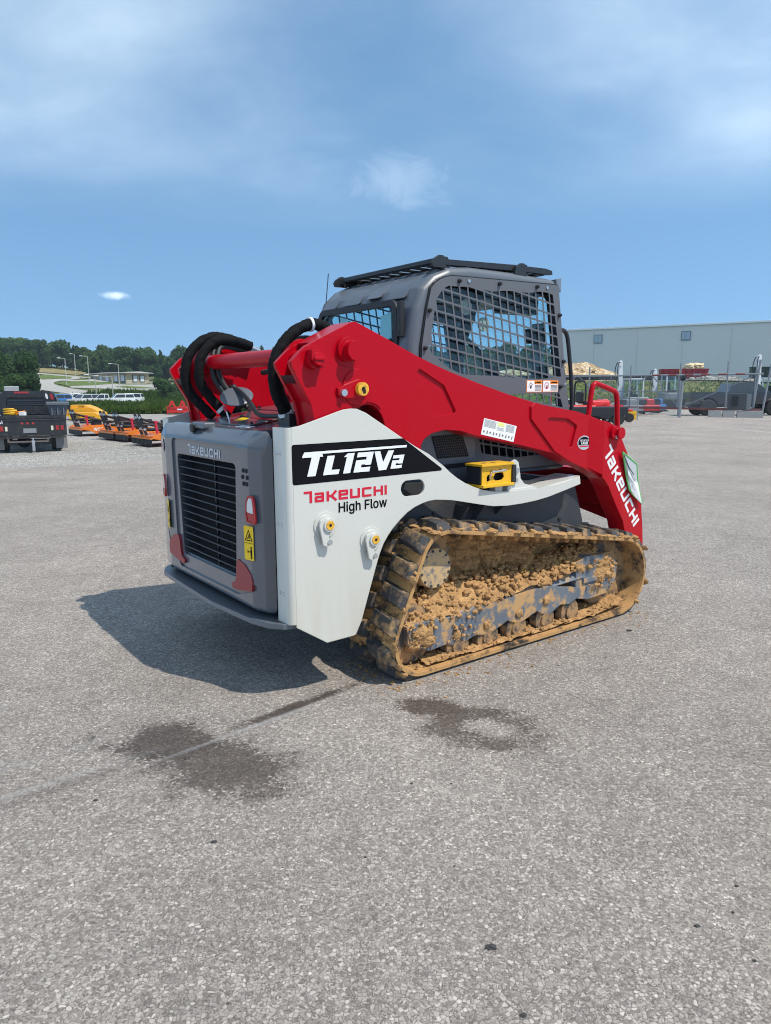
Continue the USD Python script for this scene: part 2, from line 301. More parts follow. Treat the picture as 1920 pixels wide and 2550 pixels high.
def wobble(pts, amp, step, seed):
    p = np.asarray(pts, float); out = []
    for a, b in zip(p, np.roll(p, -1, 0)):
        k = max(1, int(np.linalg.norm(b - a) / step)); out += [a + (b - a) * i / k for i in range(k)]
    o = np.array(out); q = np.column_stack([o * .9, np.zeros(len(o))])
    return Polygon(o + amp * np.column_stack([meshkit.noise(q, seed) - .5, meshkit.noise(q + 50, seed) - .5])).buffer(0)

def ellipse_nodes(n, l, key, c, r, ang, noise='stx.value', noise_amp=2.1, src='g.position', inner=.62):
    n[key + 's'] = ('vector_math', {'math_type': 'subtract', 'vector2': (c[0], c[1], 0)})
    n[key + 'r'] = ('vector_rotate', {'rotate_type': 'z_axis', 'angle': -ang, 'axis': (0, 0, 1)})
    n[key + 'm'] = ('vector_math', {'math_type': 'multiply', 'vector2': (1 / r[0], 1 / r[1], 0)})
    n[key + 'l'] = ('vector_math', {'math_type': 'length'})
    n[key + 'a'] = ('math', {'math_type': 'multiply_add', 'value2': noise_amp, 'value3': -noise_amp / 2})
    n[key + 'd'] = ('math', {'math_type': 'add'})
    n[key + 'o'] = ('map_range', {'range_type': 'smoothstep', 'from_min': 1.05, 'from_max': inner, 'clamp': True})
    l += [(src, key + 's.vector1'), (key + 's.vector', key + 'r.vector'), (key + 'r.vector', key + 'm.vector1'), (key + 'm.vector', key + 'l.vector1'),
          (noise, key + 'a.value1'), (key + 'l.value', key + 'd.value1'), (key + 'a.value', key + 'd.value2'), (key + 'd.value', key + 'o.value')]
    return key + 'o.result'
def asphalt_material():
    n = {'g': ('geometry', {}), 'p': ('principled_bsdf', {'roughness': .82, 'specular_ior_level': .35}),
         'v1': ('voronoi_texture', {'scale': 84.0, 'feature': 'f1'}), 'e1': ('voronoi_texture', {'scale': 84.0, 'feature': 'distance_to_edge'}),
         'v2': ('voronoi_texture', {'scale': 215.0, 'feature': 'f1'}), 'e2': ('voronoi_texture', {'scale': 215.0, 'feature': 'distance_to_edge'}),
         's1': ('separate_color', {}), 's2': ('separate_color', {}),
         'r1': ('rgb_ramp', {'ramp': [(0, (.135, .121, .109)), (.35, (.210, .191, .173)), (.7, (.262, .240, .217)), (.93, (.320, .295, .268)), (1, (.39, .363, .333))]}),
         'r2': ('rgb_ramp', {'ramp': [(0, (.100, .090, .081)), (.5, (.180, .164, .148)), (.9, (.265, .243, .220)), (1, (.35, .325, .297))]}),
         'm1': ('map_range', {'from_min': .03, 'from_max': .13, 'clamp': True}), 'm2': ('map_range', {'from_min': .0, 'from_max': .12, 'clamp': True}),
         'bind': ('mix_color', {'a': (.055, .049, .045)}), 'stone': ('mix_color', {}), 'pick': ('map_range', {'from_min': .22, 'from_max': .30, 'clamp': True}),
         'pm': ('math', {'math_type': 'multiply'}),
         'big': ('noise_texture', {'scale': .55, 'detail': 6.0, 'roughness': .6}), 'bigr': ('map_range', {'from_min': .3, 'from_max': .7, 'to_min': 1.42, 'to_max': 1.96}),
         'wr': ('math', {'math_type': 'multiply', 'value2': 1.035}), 'wb': ('math', {'math_type': 'multiply', 'value2': .975}), 'bigc': ('combine_color', {}), 'mul': ('mix_color', {'blend_type': 'multiply', 'fac': 1.0, 'use_clamp': False}),
         'mid': ('noise_texture', {'scale': 5.0, 'detail': 6.0, 'roughness': .65}), 'midr': ('map_range', {'from_min': .3, 'from_max': .7, 'to_min': .88, 'to_max': 1.12}),
         'midm': ('math', {'math_type': 'multiply'}),
         'stn': ('noise_texture', {'scale': 5.5, 'detail': 9.0, 'roughness': .66}), 'stb': ('math', {'math_type': 'multiply_add', 'value2': .22, 'value3': -.11}), 'stx': ('math', {'math_type': 'add'}),
         'b': ('bump', {'strength': .7, 'distance': .006}), 'h': ('math', {'math_type': 'add'}), 'hn': ('math', {'math_type': 'multiply', 'value2': .5})}
    l = [('g.position', k + '.vector') for k in ('v1', 'e1', 'v2', 'e2', 'big', 'mid', 'stn')]
    l += [('s1.b', 'stb.value1'), ('stn.fac', 'stx.value1'), ('stb.value', 'stx.value2'), ('v1.color', 's1.color'), ('v2.color', 's2.color'), ('s1.r', 'r1.fac'), ('s2.r', 'r2.fac'), ('e1.distance', 'm1.value'), ('e2.distance', 'm2.value'),
          ('m2.result', 'bind.fac'), ('r2.color', 'bind.b'), ('s1.g', 'pick.value'), ('pick.result', 'pm.value1'), ('m1.result', 'pm.value2'),
          ('pm.value', 'stone.fac'), ('bind.result', 'stone.a'), ('r1.color', 'stone.b'),
          ('big.fac', 'bigr.value'), ('mid.fac', 'midr.value'), ('bigr.result', 'midm.value1'), ('midr.result', 'midm.value2'),
          ('midm.value', 'wr.value1'), ('midm.value', 'wb.value1'), ('wr.value', 'bigc.r'), ('midm.value', 'bigc.g'), ('wb.value', 'bigc.b'), ('stone.result', 'mul.a'), ('bigc.color', 'mul.b'),
          ('pm.value', 'h.value1'), ('m2.result', 'hn.value1'), ('hn.value', 'h.value2'), ('h.value', 'b.height'), ('b.normal', 'p.normal')]
    # damp patches, a drip trail and pale scrape lines with their own shapes
    outs = [ellipse_nodes(n, l, 'sa', (-1.00, 3.10), (.31, .19), -.25), ellipse_nodes(n, l, 'sb', (-.70, 2.88), (.38, .24), -.35),
            ellipse_nodes(n, l, 'sc', (.23, 3.46), (.20, .13), -.2), ellipse_nodes(n, l, 'sd', (.46, 3.24), (.33, .24), -.55)]
    hole = ellipse_nodes(n, l, 'sh', (.50, 3.215), (.17, .11), -.5)
    n['hi'] = ('math', {'math_type': 'subtract', 'value1': 1.0}); n['hm'] = ('math', {'math_type': 'multiply'})
    l += [(hole, 'hi.value2'), (outs[3], 'hm.value1'), ('hi.value', 'hm.value2')]; outs[3] = 'hm.value'
    outs.append(ellipse_nodes(n, l, 'st', (-.42, 3.51), (.62, .050), math.atan2(.66, .71), noise_amp=2.0, inner=.35))
    outs.append(ellipse_nodes(n, l, 'sj', (-1.30, 2.75), (.62, .07), math.atan2(.66, .75), noise_amp=1.4, inner=.0))
    cur = None
    for i, o in enumerate(outs):
        n[f'w{i}'] = ('math', {'math_type': 'multiply', 'value2': (.92, .80, .90, .82, 1.0, .35)[i]}); l.append((o, f'w{i}.value1'))
        if cur is None: cur = f'w{i}.value'
        else:
            n[f'x{i}'] = ('math', {'math_type': 'maximum'}); l += [(cur, f'x{i}.value1'), (f'w{i}.value', f'x{i}.value2')]; cur = f'x{i}.value'
    n['wet'] = ('mix_color', {'blend_type': 'multiply', 'b': (.26, .22, .19)}); l += [(cur, 'wet.fac'), ('mul.result', 'wet.a')]
    prev = 'wet.result'
    for i, (c, r, a, s) in enumerate([((-.62, 3.27), (.75, .022), math.atan2(.64, .70), .4), ((-1.75, 2.47), (1.1, .035), math.atan2(.64, .82), .3), ((-1.9, 2.66), (1.2, .04), math.atan2(.64, .82), .22), ((-2.3, 3.3), (1.1, .05), math.atan2(.5, .9), .2)]):
        o = ellipse_nodes(n, l, f'k{i}', c, r, a, noise_amp=1.5, inner=.0)
        n[f'ks{i}'] = ('math', {'math_type': 'multiply', 'value2': s}); n[f'km{i}'] = ('mix_color', {'b': (.50, .50, .50)})
        l += [(o, f'ks{i}.value1'), (f'ks{i}.value', f'km{i}.fac'), (prev, f'km{i}.a')]; prev = f'km{i}.result'
    # hairline cracks far off
    n['ck'] = ('voronoi_texture', {'scale': .16, 'feature': 'distance_to_edge'}); n['ckn'] = ('vector_math', {'math_type': 'add'})
    n['ckd'] = ('noise_texture', {'scale': .9, 'detail': 6.0}); n['ckv'] = ('vector_math', {'math_type': 'scale', 'scale': 1.6})
    n['ckr'] = ('map_range', {'from_min': .0, 'from_max': .0016, 'to_min': .35, 'to_max': 0., 'clamp': True}); n['ckm'] = ('mix_color', {'b': (.05, .047, .045)})
    l += [('g.position', 'ckd.vector'), ('ckd.color', 'ckv.vector1'), ('g.position', 'ckn.vector1'), ('ckv.vector', 'ckn.vector2'), ('ckn.vector', 'ck.vector'), ('ck.distance', 'ckr.value'), ('ckr.result', 'ckm.fac'), (prev, 'ckm.a'), ('ckm.result', 'p.base_color')]
    n['rg'] = ('map_range', {'from_min': 0., 'from_max': .7, 'to_min': .82, 'to_max': .55}); l += [(cur, 'rg.value'), ('rg.result', 'p.roughness')]
    return usdkit.material(stage, '/World/Looks/asphalt', n, l, surface='p.BSDF')
def grainy(name, stops, scale, big=.08, bump=.6, dist=.02, rough=.95):
    n = {'g': ('geometry', {}), 'p': ('principled_bsdf', {'roughness': rough, 'specular_ior_level': .2}), 'v': ('voronoi_texture', {'scale': scale}), 's': ('separate_color', {}), 'r': ('rgb_ramp', {'ramp': stops}),
         'b': ('noise_texture', {'scale': big, 'detail': 8.0, 'roughness': .65}), 'a': ('math', {'math_type': 'multiply_add', 'value2': .9, 'value3': -.45}), 'ad': ('math', {'math_type': 'add', 'use_clamp': True}),
         'bp': ('bump', {'strength': bump, 'distance': dist})}
    l = [('g.position', 'v.vector'), ('g.position', 'b.vector'), ('v.color', 's.color'), ('b.fac', 'a.value1'), ('s.r', 'ad.value1'), ('a.value', 'ad.value2'), ('ad.value', 'r.fac'), ('r.color', 'p.base_color'), ('v.distance', 'bp.height'), ('bp.normal', 'p.normal')]
    return usdkit.material(stage, '/World/Looks/' + name, n, l, surface='p.BSDF')
ASPHALT = asphalt_material()
GRAVEL = grainy('pale_gravel', [(0, (.14, .13, .115)), (.5, (.30, .28, .255)), (1, (.50, .48, .44))], 26., .12, .9, .03)
GRASS = grainy('rough_grass', [(0, (.045, .070, .016)), (.5, (.085, .115, .030)), (.8, (.13, .15, .05)), (1, (.22, .20, .09))], 3.0, .05, .8, .15)
LAWN = grainy('mown_grass', [(0, (.07, .105, .022)), (1, (.12, .16, .04))], 2.0, .03, .4, .05)
DRYGRASS = grainy('dry_grass', [(0, (.17, .145, .06)), (1, (.30, .25, .12))], 1.5, .04, .5, .1)
CONCRETE = grainy('concrete_road', [(0, (.28, .265, .24)), (1, (.40, .385, .355))], 2.0, .06, .2, .02)
SAND = grainy('tan_soil', [(0, (.26, .175, .095)), (.5, (.42, .30, .17)), (1, (.60, .50, .36))], 2.4, .25, 1.0, .25)

def struct(name, mesh, m, label, smooth=False): return obj(name, mesh, m, smooth=smooth, label=label, category='ground', kind='structure')
xs = np.concatenate([np.arange(-420, -60, 12), np.arange(-60, 60, 3.0), np.arange(60, 421, 12)]); ys = np.concatenate([np.arange(-80, 0, 8), np.arange(0, 90, 1.5), np.arange(90, 320, 5), np.arange(320, 1201, 40)])
GX, GY = np.meshgrid(xs, ys); GZ = hgt(GX, GY) - .06
_n = len(xs); idx = np.arange((len(ys) - 1) * _n).reshape(-1, _n)[:, :-1].ravel()
terr = trimesh.Trimesh(np.column_stack([GX.ravel(), GY.ravel(), GZ.ravel()]), np.vstack([np.column_stack([idx, idx + 1, idx + _n + 1]), np.column_stack([idx, idx + _n + 1, idx + _n])]), process=False)
struct('grass_terrain', terr, GRASS, 'rough green grass slopes beyond the parking lot and gravel yard', smooth=True)
gravel = wobble([(-90, -30), (-90, 63), (-45, 65), (-20, 64), (-8, 64), (6, 60), (12, 56), (24, 55), (60, 54), (90, 50), (90, -30)], 1.6, 1.5, 3)
struct('gravel_yard', drape(gravel, 3.0, -.02), GRAVEL, 'pale gravel yard behind the asphalt lot', smooth=True)
asph = wobble([(-70, -30), (-40, -20), (-11.5, 15.3), (-9.2, 18.2), (-7.6, 20.6), (-3.0, 26.5), (0, 31), (6, 36.5), (11, 38.5), (16, 38.6), (30, 39), (70, 38), (70, -30)], 1.3, .6, 5)
struct('asphalt_lot', drape(asph, 3.0, 0.0), ASPHALT, 'weathered grey asphalt parking lot with coarse pale aggregate', smooth=True)
# a faded white line on the lot at the right
ln = LineString([(14.6, 22.5), (13.4, 25.2), (13.0, 28.1), (11.4, 31.0), (9.5, 34.0)]).buffer(.06)
PAINTLINE = mat('faded_white_line', (.40, .39, .38), .9, var=.3, var_scale=4., world=True)
struct('painted_line', drape(ln, 3.0, .004), PAINTLINE, 'faded white line on the asphalt at the right')
# far slope: roads and lawns
def ribbon(pts, w): return LineString(smooth_path([(x, y, 0) for x, y in pts], 6)[:, :2]).buffer(w / 2, cap_style=2)

# ---------------------------------------------------------------- far slope: roads, lawns, dry bank
def far(name, g, m, dz, label): return struct(name, drape(g, 2.5, dz), m, label, smooth=True)
main_rd = ribbon([(-52, 150), (-58.5, 155.5), (-66, 161), (-74, 169), (-80, 176), (-88, 187), (-94, 199), (-98, 212), (-101, 226), (-104, 240), (-109, 252)], 8)
far('road', main_rd.union(ribbon([(-99, 214), (-93, 224), (-93, 240), (-97, 250), (-104, 253), (-113, 250.5), (-122, 250)], 7)), CONCRETE, .06, 'pale concrete road winding up the green slope')
far('building_apron', Polygon([(-77, 180), (-70, 182), (-58, 173), (-46, 171), (-44, 196), (-58, 199), (-66, 214), (-66, 244), (-75, 246), (-78, 222), (-88, 222), (-90, 206)]), CONCRETE, .05, 'pale concrete yard around the cream building')
far('lawn', wobble([(-114, 245), (-105, 247), (-100, 234), (-99.5, 214), (-106, 225)], .8, 2, 21), LAWN, .10, 'mown green lawn inside the upper road bend')
far('lawn', wobble([(-88, 197), (-92, 214), (-91, 231), (-82, 222), (-79, 200), (-80, 186)], .8, 2, 22), LAWN, .10, 'mown green lawn left of the cream building')
far('lawn', wobble([(-73, 198), (-74, 209), (-66, 204), (-61.5, 197), (-65, 189)], .5, 2, 23), LAWN, .10, 'small green lawn in front of the cream building')
far('dry_bank', wobble([(-140, 282), (-118, 292), (-109, 266), (-122, 256), (-140, 262)], 1.5, 3, 24), DRYGRASS, .10, 'dry yellow grass bank under the wooded hill')
far('footpath', ribbon([(-66, 168), (-54.5, 153), (-47, 147.5), (-42, 145), (-36, 143)], 1.0), CONCRETE, .08, 'thin concrete path across the grass below the building')
far('footpath', ribbon([(-60, 133), (-54, 136), (-46, 139), (-40, 141)], .8), CONCRETE, .08, 'thin concrete kerb line above the parked cars')

# ---------------------------------------------------------------- trees
BARK = mat('bark', (.07, .055, .042), .9, var=.3)
def leaf_mat(name, dark, mid, light):
    n = {'oi': ('object_info', {}), 'g': ('geometry', {}), 'tc': ('texture_coordinate', {}), 'n': ('noise_texture', {'scale': .55, 'detail': 3.0}), 'w': ('white_noise_texture', {'dimensions': '1D'}),
         'a': ('math', {'math_type': 'multiply_add', 'value2': .45, 'value3': -.22}), 'b': ('math', {'math_type': 'multiply_add', 'value2': .5, 'value3': -.25}), 's1': ('math', {'math_type': 'add'}), 's2': ('math', {'math_type': 'add', 'use_clamp': True}),
         'r': ('rgb_ramp', {'ramp': [(0.15, dark), (.5, mid), (.9, light)]}), 'd': ('diffuse_bsdf', {}), 't': ('translucent_bsdf', {}), 'm': ('mix_closure', {'fac': .40})}
    l = [('tc.object', 'n.vector'), ('g.random_per_island', 'a.value1'), ('oi.random', 'b.value1'), ('n.fac', 's1.value1'), ('a.value', 's1.value2'), ('s1.value', 's2.value1'), ('b.value', 's2.value2'), ('s2.value', 'r.fac'), ('r.color', 'd.color'), ('r.color', 't.color'), ('d.BSDF', 'm.closure1'), ('t.BSDF', 'm.closure2')]
    return usdkit.material(stage, '/World/Looks/' + name, n, l, surface='m.closure')
LEAF = leaf_mat('broad_leaf', (.050, .092, .036), (.085, .148, .052), (.135, .205, .07))
LEAFB = leaf_mat('pale_leaf', (.06, .10, .035), (.10, .16, .052), (.15, .21, .075))
WEED = leaf_mat('weed_leaf', (.035, .065, .012), (.065, .11, .022), (.13, .16, .05))
def leaf_cloud(lobes, n, size, rng, flat=.5):
    """n small leaf clumps (two crossed triangles) on and inside the lobes"""
    w = np.array([l[1] ** 2 for l in lobes]); w /= w.sum(); pick = rng.choice(len(lobes), n, p=w)
    C = np.array([l[0] for l in lobes])[pick]; R = np.array([l[1] for l in lobes])[pick]
    d = rng.normal(size=(n, 3)); d /= np.linalg.norm(d, axis=1)[:, None]
    rad = R * rng.uniform(.55, 1.06, n) ** .7
    p = C + d * rad[:, None] * np.array([1, 1, .85])
    a = rng.normal(size=(n, 3)); a -= d * (a * d).sum(1)[:, None] * flat; a /= np.linalg.norm(a, axis=1)[:, None]
    b = np.cross(d + rng.normal(size=(n, 3)) * .5, a); b /= np.linalg.norm(b, axis=1)[:, None]
    s = size * rng.uniform(.6, 1.3, n)[:, None]
    V = np.stack([p + a * s, p - a * s * .6 + b * s * .8, p - a * s * .7 - b * s * .7], 1).reshape(-1, 3)
    return trimesh.Trimesh(V, np.arange(3 * n).reshape(-1, 3), process=False)
def tree_parts(path, h, w, n, size, seed, leafm, kind='round', trunk=True):
    rng = np.random.default_rng(seed); lobes = []
    k = 16 if kind == 'round' else 13
    for i in range(k):
        if kind == 'round':
            t = rng.uniform(.12, .92); rr = w * .5 * math.sin(math.pi * min(1, .26 + t * .70)) * rng.uniform(.35, .8); a = rng.uniform(0, 6.28)
            lobes.append(((math.cos(a) * rr, math.sin(a) * rr, h * t), w * rng.uniform(.16, .27)))
        elif kind == 'cone':
            t = .18 + .8 * i / k; rr = w * .28 * (1 - t) * 1.2; a = rng.uniform(0, 6.28)
            lobes.append(((math.cos(a) * rr, math.sin(a) * rr, h * t), max(.35, w * .40 * (1.08 - t))))
        else:
            t = rng.uniform(.1, .8); a = rng.uniform(0, 6.28); rr = w * .42 * rng.uniform(.2, 1) * (1 - .4 * t); lobes.append(((math.cos(a) * rr, math.sin(a) * rr, h * t), w * rng.uniform(.14, .24)))
    tr = [cyl((0, 0, -.5), (0, 0, h * .55), w * .028 + .06, 7, w * .014)]
    for l in lobes[:6]: tr.append(cyl((0, 0, h * rng.uniform(.25, .45)), l[0], .05 + w * .008, 5, .02))
    obj('trunk', cat(tr), BARK, path)
    obj('crown', leaf_cloud(lobes, n, size, rng), leafm, path)
from collections import OrderedDict
UsdGeom.Scope.Define(stage, '/World/Prototypes') if False else None
PROTO = OrderedDict()
def proto(name, *a):
    pr = stage.CreateClassPrim('/' + name); UsdGeom.Xform.Define(stage, f'/{name}'); pr = stage.GetPrimAtPath('/' + name); pr.SetSpecifier(Sdf.SpecifierClass); PROTO[name] = pr; tree_parts(f'/{name}', *a); return pr
for i in range(3): proto(f'wood_tree_{i}', 11.0 + i, 8.5 + .6 * i, 1500, .62, 40 + i, LEAF, 'round')
proto('wood_tree_pale', 10.5, 8.0, 1500, .60, 50, LEAFB, 'round'); proto('wood_tree_tall', 14.0, 6.2, 1400, .60, 51, LEAF, 'cone')
proto('near_tree', 8.2, 7.4, 6500, .25, 60, LEAF, 'round'); proto('near_tree_b', 7.0, 6.6, 6000, .25, 61, LEAF, 'round'); proto('bush', 3.6, 4.2, 2600, .17, 62, LEAF, 'bush'); proto('bush_small', 1.5, 2.0, 1300, .10, 63, WEED, 'bush')
rg = np.random.default_rng(12); wood = list(PROTO)[:5]; placed = []
def plant(p, name, label, x, y, sc, group, dz=-.1): copy_of(PROTO[p].GetPath(), name, label, 'tree' if 'bush' not in name else 'bush', (x, y, float(hgt(x, y)) + dz), rg.uniform(0, 360), group, (sc, sc, sc * rg.uniform(.92, 1.1)))
cnt = 0
for D0, D1, k in ((262, 275, 58), (278, 300, 68), (305, 330, 66), (340, 400, 66)):
    for i in range(k):
        t = -.585 + (.30 + .585) * (i + rg.uniform(.1, .9)) / k; y = rg.uniform(D0, D1); x = t * y
        if D0 < 280:
            if t < -.40: y = rg.uniform(292, 305); x = t * y
            elif t < -.275: y = rg.uniform(264, 274); x = t * y
        p = wood[rg.choice(5, p=[.27, .27, .24, .12, .10])]
        sc = rg.uniform(.72, 1.0)
        if D0 > 335: sc *= 1.05 + .25 * (t < -.53)
        if -.46 < t < -.42 and D0 > 300: sc *= .72
        kind_, lab_ = {'wood_tree_pale': ('pale trees of the wood', 'pale green round tree among the darker trees of the hillside wood'), 'wood_tree_tall': ('tall narrow trees of the wood', 'tall narrow dark tree rising from the hillside wood')}.get(p, ('dark round trees of the wood', 'dark green round-crowned tree in the dense hillside wood'))
        plant(p, 'forest_tree', lab_, x, y, sc, kind_); cnt += 1
lone = (-.466 * 285, 285); plant('wood_tree_pale', 'lone_tree', 'thin feathery tree standing above the skyline gap at left', lone[0], lone[1], 1.0, None)
for k, (t, y, sc, p, lab) in enumerate([(-.545, 100, 1.0, 'near_tree', 'big dense green tree behind the black truck, leftmost of its clump'), (-.515, 112, 1.05, 'near_tree_b', 'dense green tree behind the black truck cab, second of its clump'), (-.490, 108, .88, 'near_tree', 'dense green tree at the right end of the clump behind the black truck'), (-.575, 118, 1.15, 'near_tree_b', 'dense green tree at the picture edge behind the black truck'), (-.505, 96, .62, 'near_tree_b', 'low leafy tree in front of the clump behind the black truck')]):
    plant(p, 'leafy_tree', lab, t * y, y, sc, None)
plant('bush', 'green_bush', 'rounded dark bush below the wood beside the red lift arm', -.300 * 128, 128, 1.15, None)
plant('bush', 'green_bush', 'dark bush right behind the left lift arm pivot', -.272 * 132, 132, 1.2, None)
plant('bush_small', 'green_bush', 'small weed bush left of the parked blue car', -.458 * 112, 112, 1.3, None)
# weeds: a strip along the gravel edge and rank growth behind it
def weeds(x0, x1, y0, y1, n, h, size, seed, hx=None):
    rng = np.random.default_rng(seed); x = rng.uniform(x0, x1, n); y = rng.uniform(y0, y1, n); cl = meshkit.fbm(np.stack([x * .35, y * .35, x * 0], -1), 3, seed)
    hh = h * (.15 + 1.9 * np.clip(cl - .12, 0, 1)) * rng.uniform(.3, 1.0, n); z = hgt(x, y) + hh * rng.uniform(.2, 1, n)
    a = rng.uniform(0, 6.28, n); s = size * rng.uniform(.6, 1.5, n); tilt = rng.normal(0, .5, n)
    u = np.stack([np.cos(a), np.sin(a), np.zeros(n)], -1) * s[:, None] * .35; up = np.stack([np.sin(a) * tilt, np.cos(a) * tilt, np.ones(n)], -1) * s[:, None]
    p = np.stack([x, y, z], -1); V = np.stack([p - u - up * .5, p + u - up * .5, p + up], 1).reshape(-1, 3)
    return trimesh.Trimesh(V, np.arange(3 * n).reshape(-1, 3), process=False)
obj('weed_strip', cat(weeds(-40, -9, 63.0, 67.5, 16000, .62, .26, 71), weeds(-34, -9, 68, 92, 7000, .38, .3, 72), weeds(-62, -30, 106, 113, 9000, .62, .36, 77)), WEED, label='strip of knee-high green weeds along the far gravel edge', category='weeds', kind='stuff')
obj('weed_bank', cat(weeds(12, 40, 55, 67, 2600, .22, .12, 73), weeds(-60, -36, 140, 158, 6000, .9, .5, 74), weeds(-52, -30, 122, 140, 5000, .8, .5, 76)), WEED, label='rough weeds on the grassy banks beyond the yard', category='weeds', kind='stuff')

HAZE = usdkit.material(stage, '/World/Looks/haze_air', {'v': ('principled_volume', {'color': (.80, .90, 1.0), 'density': .00022, 'anisotropy': .2})}, [], volume='v.volume')
obj('haze', bx(0, 550, 27, 900, 1340, 60), HAZE, label='thin pale summer haze over the yard and the hills', category='haze', kind='stuff')

# ---------------------------------------------------------------- cream building with dock doors on the slope
CREAM = mat('cream_wall', (.50, .40, .24), .8, var=.08, var_scale=.6); CREAMD = mat('cream_base', (.42, .38, .31), .85, var=.1); ROOFM = mat('pale_metal_roof', (.42, .42, .41), .5, var=.05); DOORW = mat('white_door', (.62, .64, .66), .5); FRAMED = mat('dark_frame', (.045, .048, .055), .6); BROWN = mat('brown_fascia', (.14, .11, .09), .7); ORANGE_S = mat('orange_sign', (.55, .26, .05), .6)
B = thing('cream_building', 'low cream building with flat pale roof and white dock doors on the green slope', 'building', (-82.7, 235.0, float(hgt(-82.7, 235)) - .15), 0)
fl, fr_ = np.array([-17.0, 14.5]), np.array([4.1, 10.2])     # front-left wall runs back to the left, right wall back to the right
Lw, Rw = np.linalg.norm(fl), np.linalg.norm(fr_); fu, ru = fl / Lw, fr_ / Rw
quad = Polygon([(0, 0), tuple(fr_), tuple(fr_ + fl), tuple(fl)])
obj('wall', ext_xy(quad, .9, 3.6), CREAM, B); obj('wall_base', ext_xy(quad.buffer(-.04), -.8, .9), CREAMD, B)
roofp = quad.buffer(1.3, join_style=2)
apex = fr_ * .55 + np.array([0, 0]); c0 = (fl / 2)
rv = list(np.array(roofp.exterior.coords)[:-1]); mid1 = fr_ * .52 - fu * 1.3; mid2 = fr_ * .52 + fl + fu * 1.3
rf = obj('roof', tri(m3.Manifold.hull_points(np.array([(x, y, z) for x, y in rv for z in (3.45, 3.62)] + [(*mid1, 4.05), (*mid2, 4.05)]))), ROOFM, B)
obj('fascia', ext_xy(roofp.buffer(.05, join_style=2).difference(roofp.buffer(-.05, join_style=2)), 3.38, 3.56), BROWN, B)
def on_wall(d, s, z0, z1, w, t, name, m, parent=B, dirv=fu):
    c = dirv * s; nrm = np.array([dirv[1], -dirv[0]]);
    if nrm @ (np.array([82.7, -235.0])) < 0: nrm = -nrm
    o = c + nrm * t / 2; return obj(name, bx(o[0], o[1], (z0 + z1) / 2, w, t, z1 - z0, rz=math.atan2(dirv[1], dirv[0])), m, parent)
for s in (1.8, 6.0, 11.5, 15.5):
    q = on_wall(0, s, .75, 3.0, 2.3, .10, 'door_frame', FRAMED); on_wall(0, s, .9, 2.9, 1.9, .16, 'dock_door', DOORW, q); on_wall(0, s, .62, .78, 2.2, .3, 'dock_bumper', FRAMED, q)
on_wall(0, 19.2, 2.5, 3.2, 1.8, .12, 'wall_sign', ORANGE_S); on_wall(0, 21.5, .0, 2.4, .7, .1, 'side_door', FRAMED)
for s in (4.1, 7.4):
    q = on_wall(0, s, .75, 3.0, 2.5, .14, 'door_frame', FRAMED, B, ru); on_wall(0, s, .85, 2.75, 1.75, .2, 'dock_door', DOORW, q, ru)
obj('entry_steps', cat([bx(*(fr_ * .93 + np.array([1.0 + .3 * k, -.4 * k])), .5 - .25 * k, 1.2, 1.0, .9) for k in range(3)]), CREAMD, B)

# ---------------------------------------------------------------- light poles
POLE = mat('pale_pole', (.42, .41, .37), .6)
pole_tx = ['first light pole from the left, in front of the near trees', 'tall light pole beside the road, left of the upper bend', 'light pole in front of the wood at the top of the road', 'light pole with bright head just left of the cream building', 'light pole with white head in front of the dock doors', 'light pole before the left corner of the cream building', 'light pole standing among the parked white cars']
for k, (x, y, zt, arm) in enumerate([(-51.7, 110, 3.85, -.6), (-82.3, 190, 9.5, -1.5), (-109.2, 260, 13.9, -1.2), (-84.5, 210, 10.9, -1.8), (-68.7, 190, 8.0, -2.0), (-49.25, 125, 3.95, -1.4), (-46.4, 125, 3.75, -2.6)]):
    z0 = float(hgt(x, y)); H_ = zt - z0
    q = thing('light_pole', pole_tx[k], 'light pole', (x, y, z0))
    rr = .035 + .0002 * y
    obj('post', cyl((0, 0, -.4), (0, 0, H_), rr * 1.5, 10, rr), POLE, q, smooth=30)
    obj('arm', cyl((0, 0, H_ - .05), (arm, 0, H_ + .12), .05, 8), POLE, q); obj('lamp_head', rbox(arm - .45, arm + .25, -.2, .2, H_ + .02, H_ + .24, .05), mat('lamp_head', (.66, .66, .62), .4) if k == 0 else '/World/Looks/lamp_head', q)

# ---------------------------------------------------------------- parked cars far off
TYRE = mat('tyre_rubber', (.018, .018, .018), .8); RIM = mat('wheel_rim', (.35, .35, .36), .4, metal=.6)
def paint(name, c): return mat(name, c, .25, coat=.6)
PW, PBLUE, PDK, PSIL, PRED = paint('white_car_paint', (.72, .73, .73)), paint('blue_car_paint', (.05, .17, .42)), paint('dark_car_paint', (.02, .022, .026)), paint('silver_car_paint', (.42, .43, .45)), paint('maroon_car_paint', (.22, .02, .025))
def prof_body(pts, w, taper=None):
    """side outline (x, z) across the width, the upper part drawn in by the taper"""
    m = ext_xz(Polygon(pts).buffer(.06, quad_segs=3).buffer(-.06, quad_segs=3), -w / 2, w / 2)
    return m
def car_wheel(x, y, r, parent, wd=.22):
    q = obj('wheel', cat(tri(hull_balls([(x + (r - .04) * math.cos(a), y + s, r + (r - .04) * math.sin(a)) for a in np.linspace(0, 6.28, 20, endpoint=False) for s in (-wd / 2 + .04, wd / 2 - .04)], .04, 8))), TYRE, parent, smooth=35)
    obj('rim', cyl((x, y - wd / 2 - .006, r), (x, y + wd / 2 + .006, r), r * .58, 16), RIM, q, smooth=35)
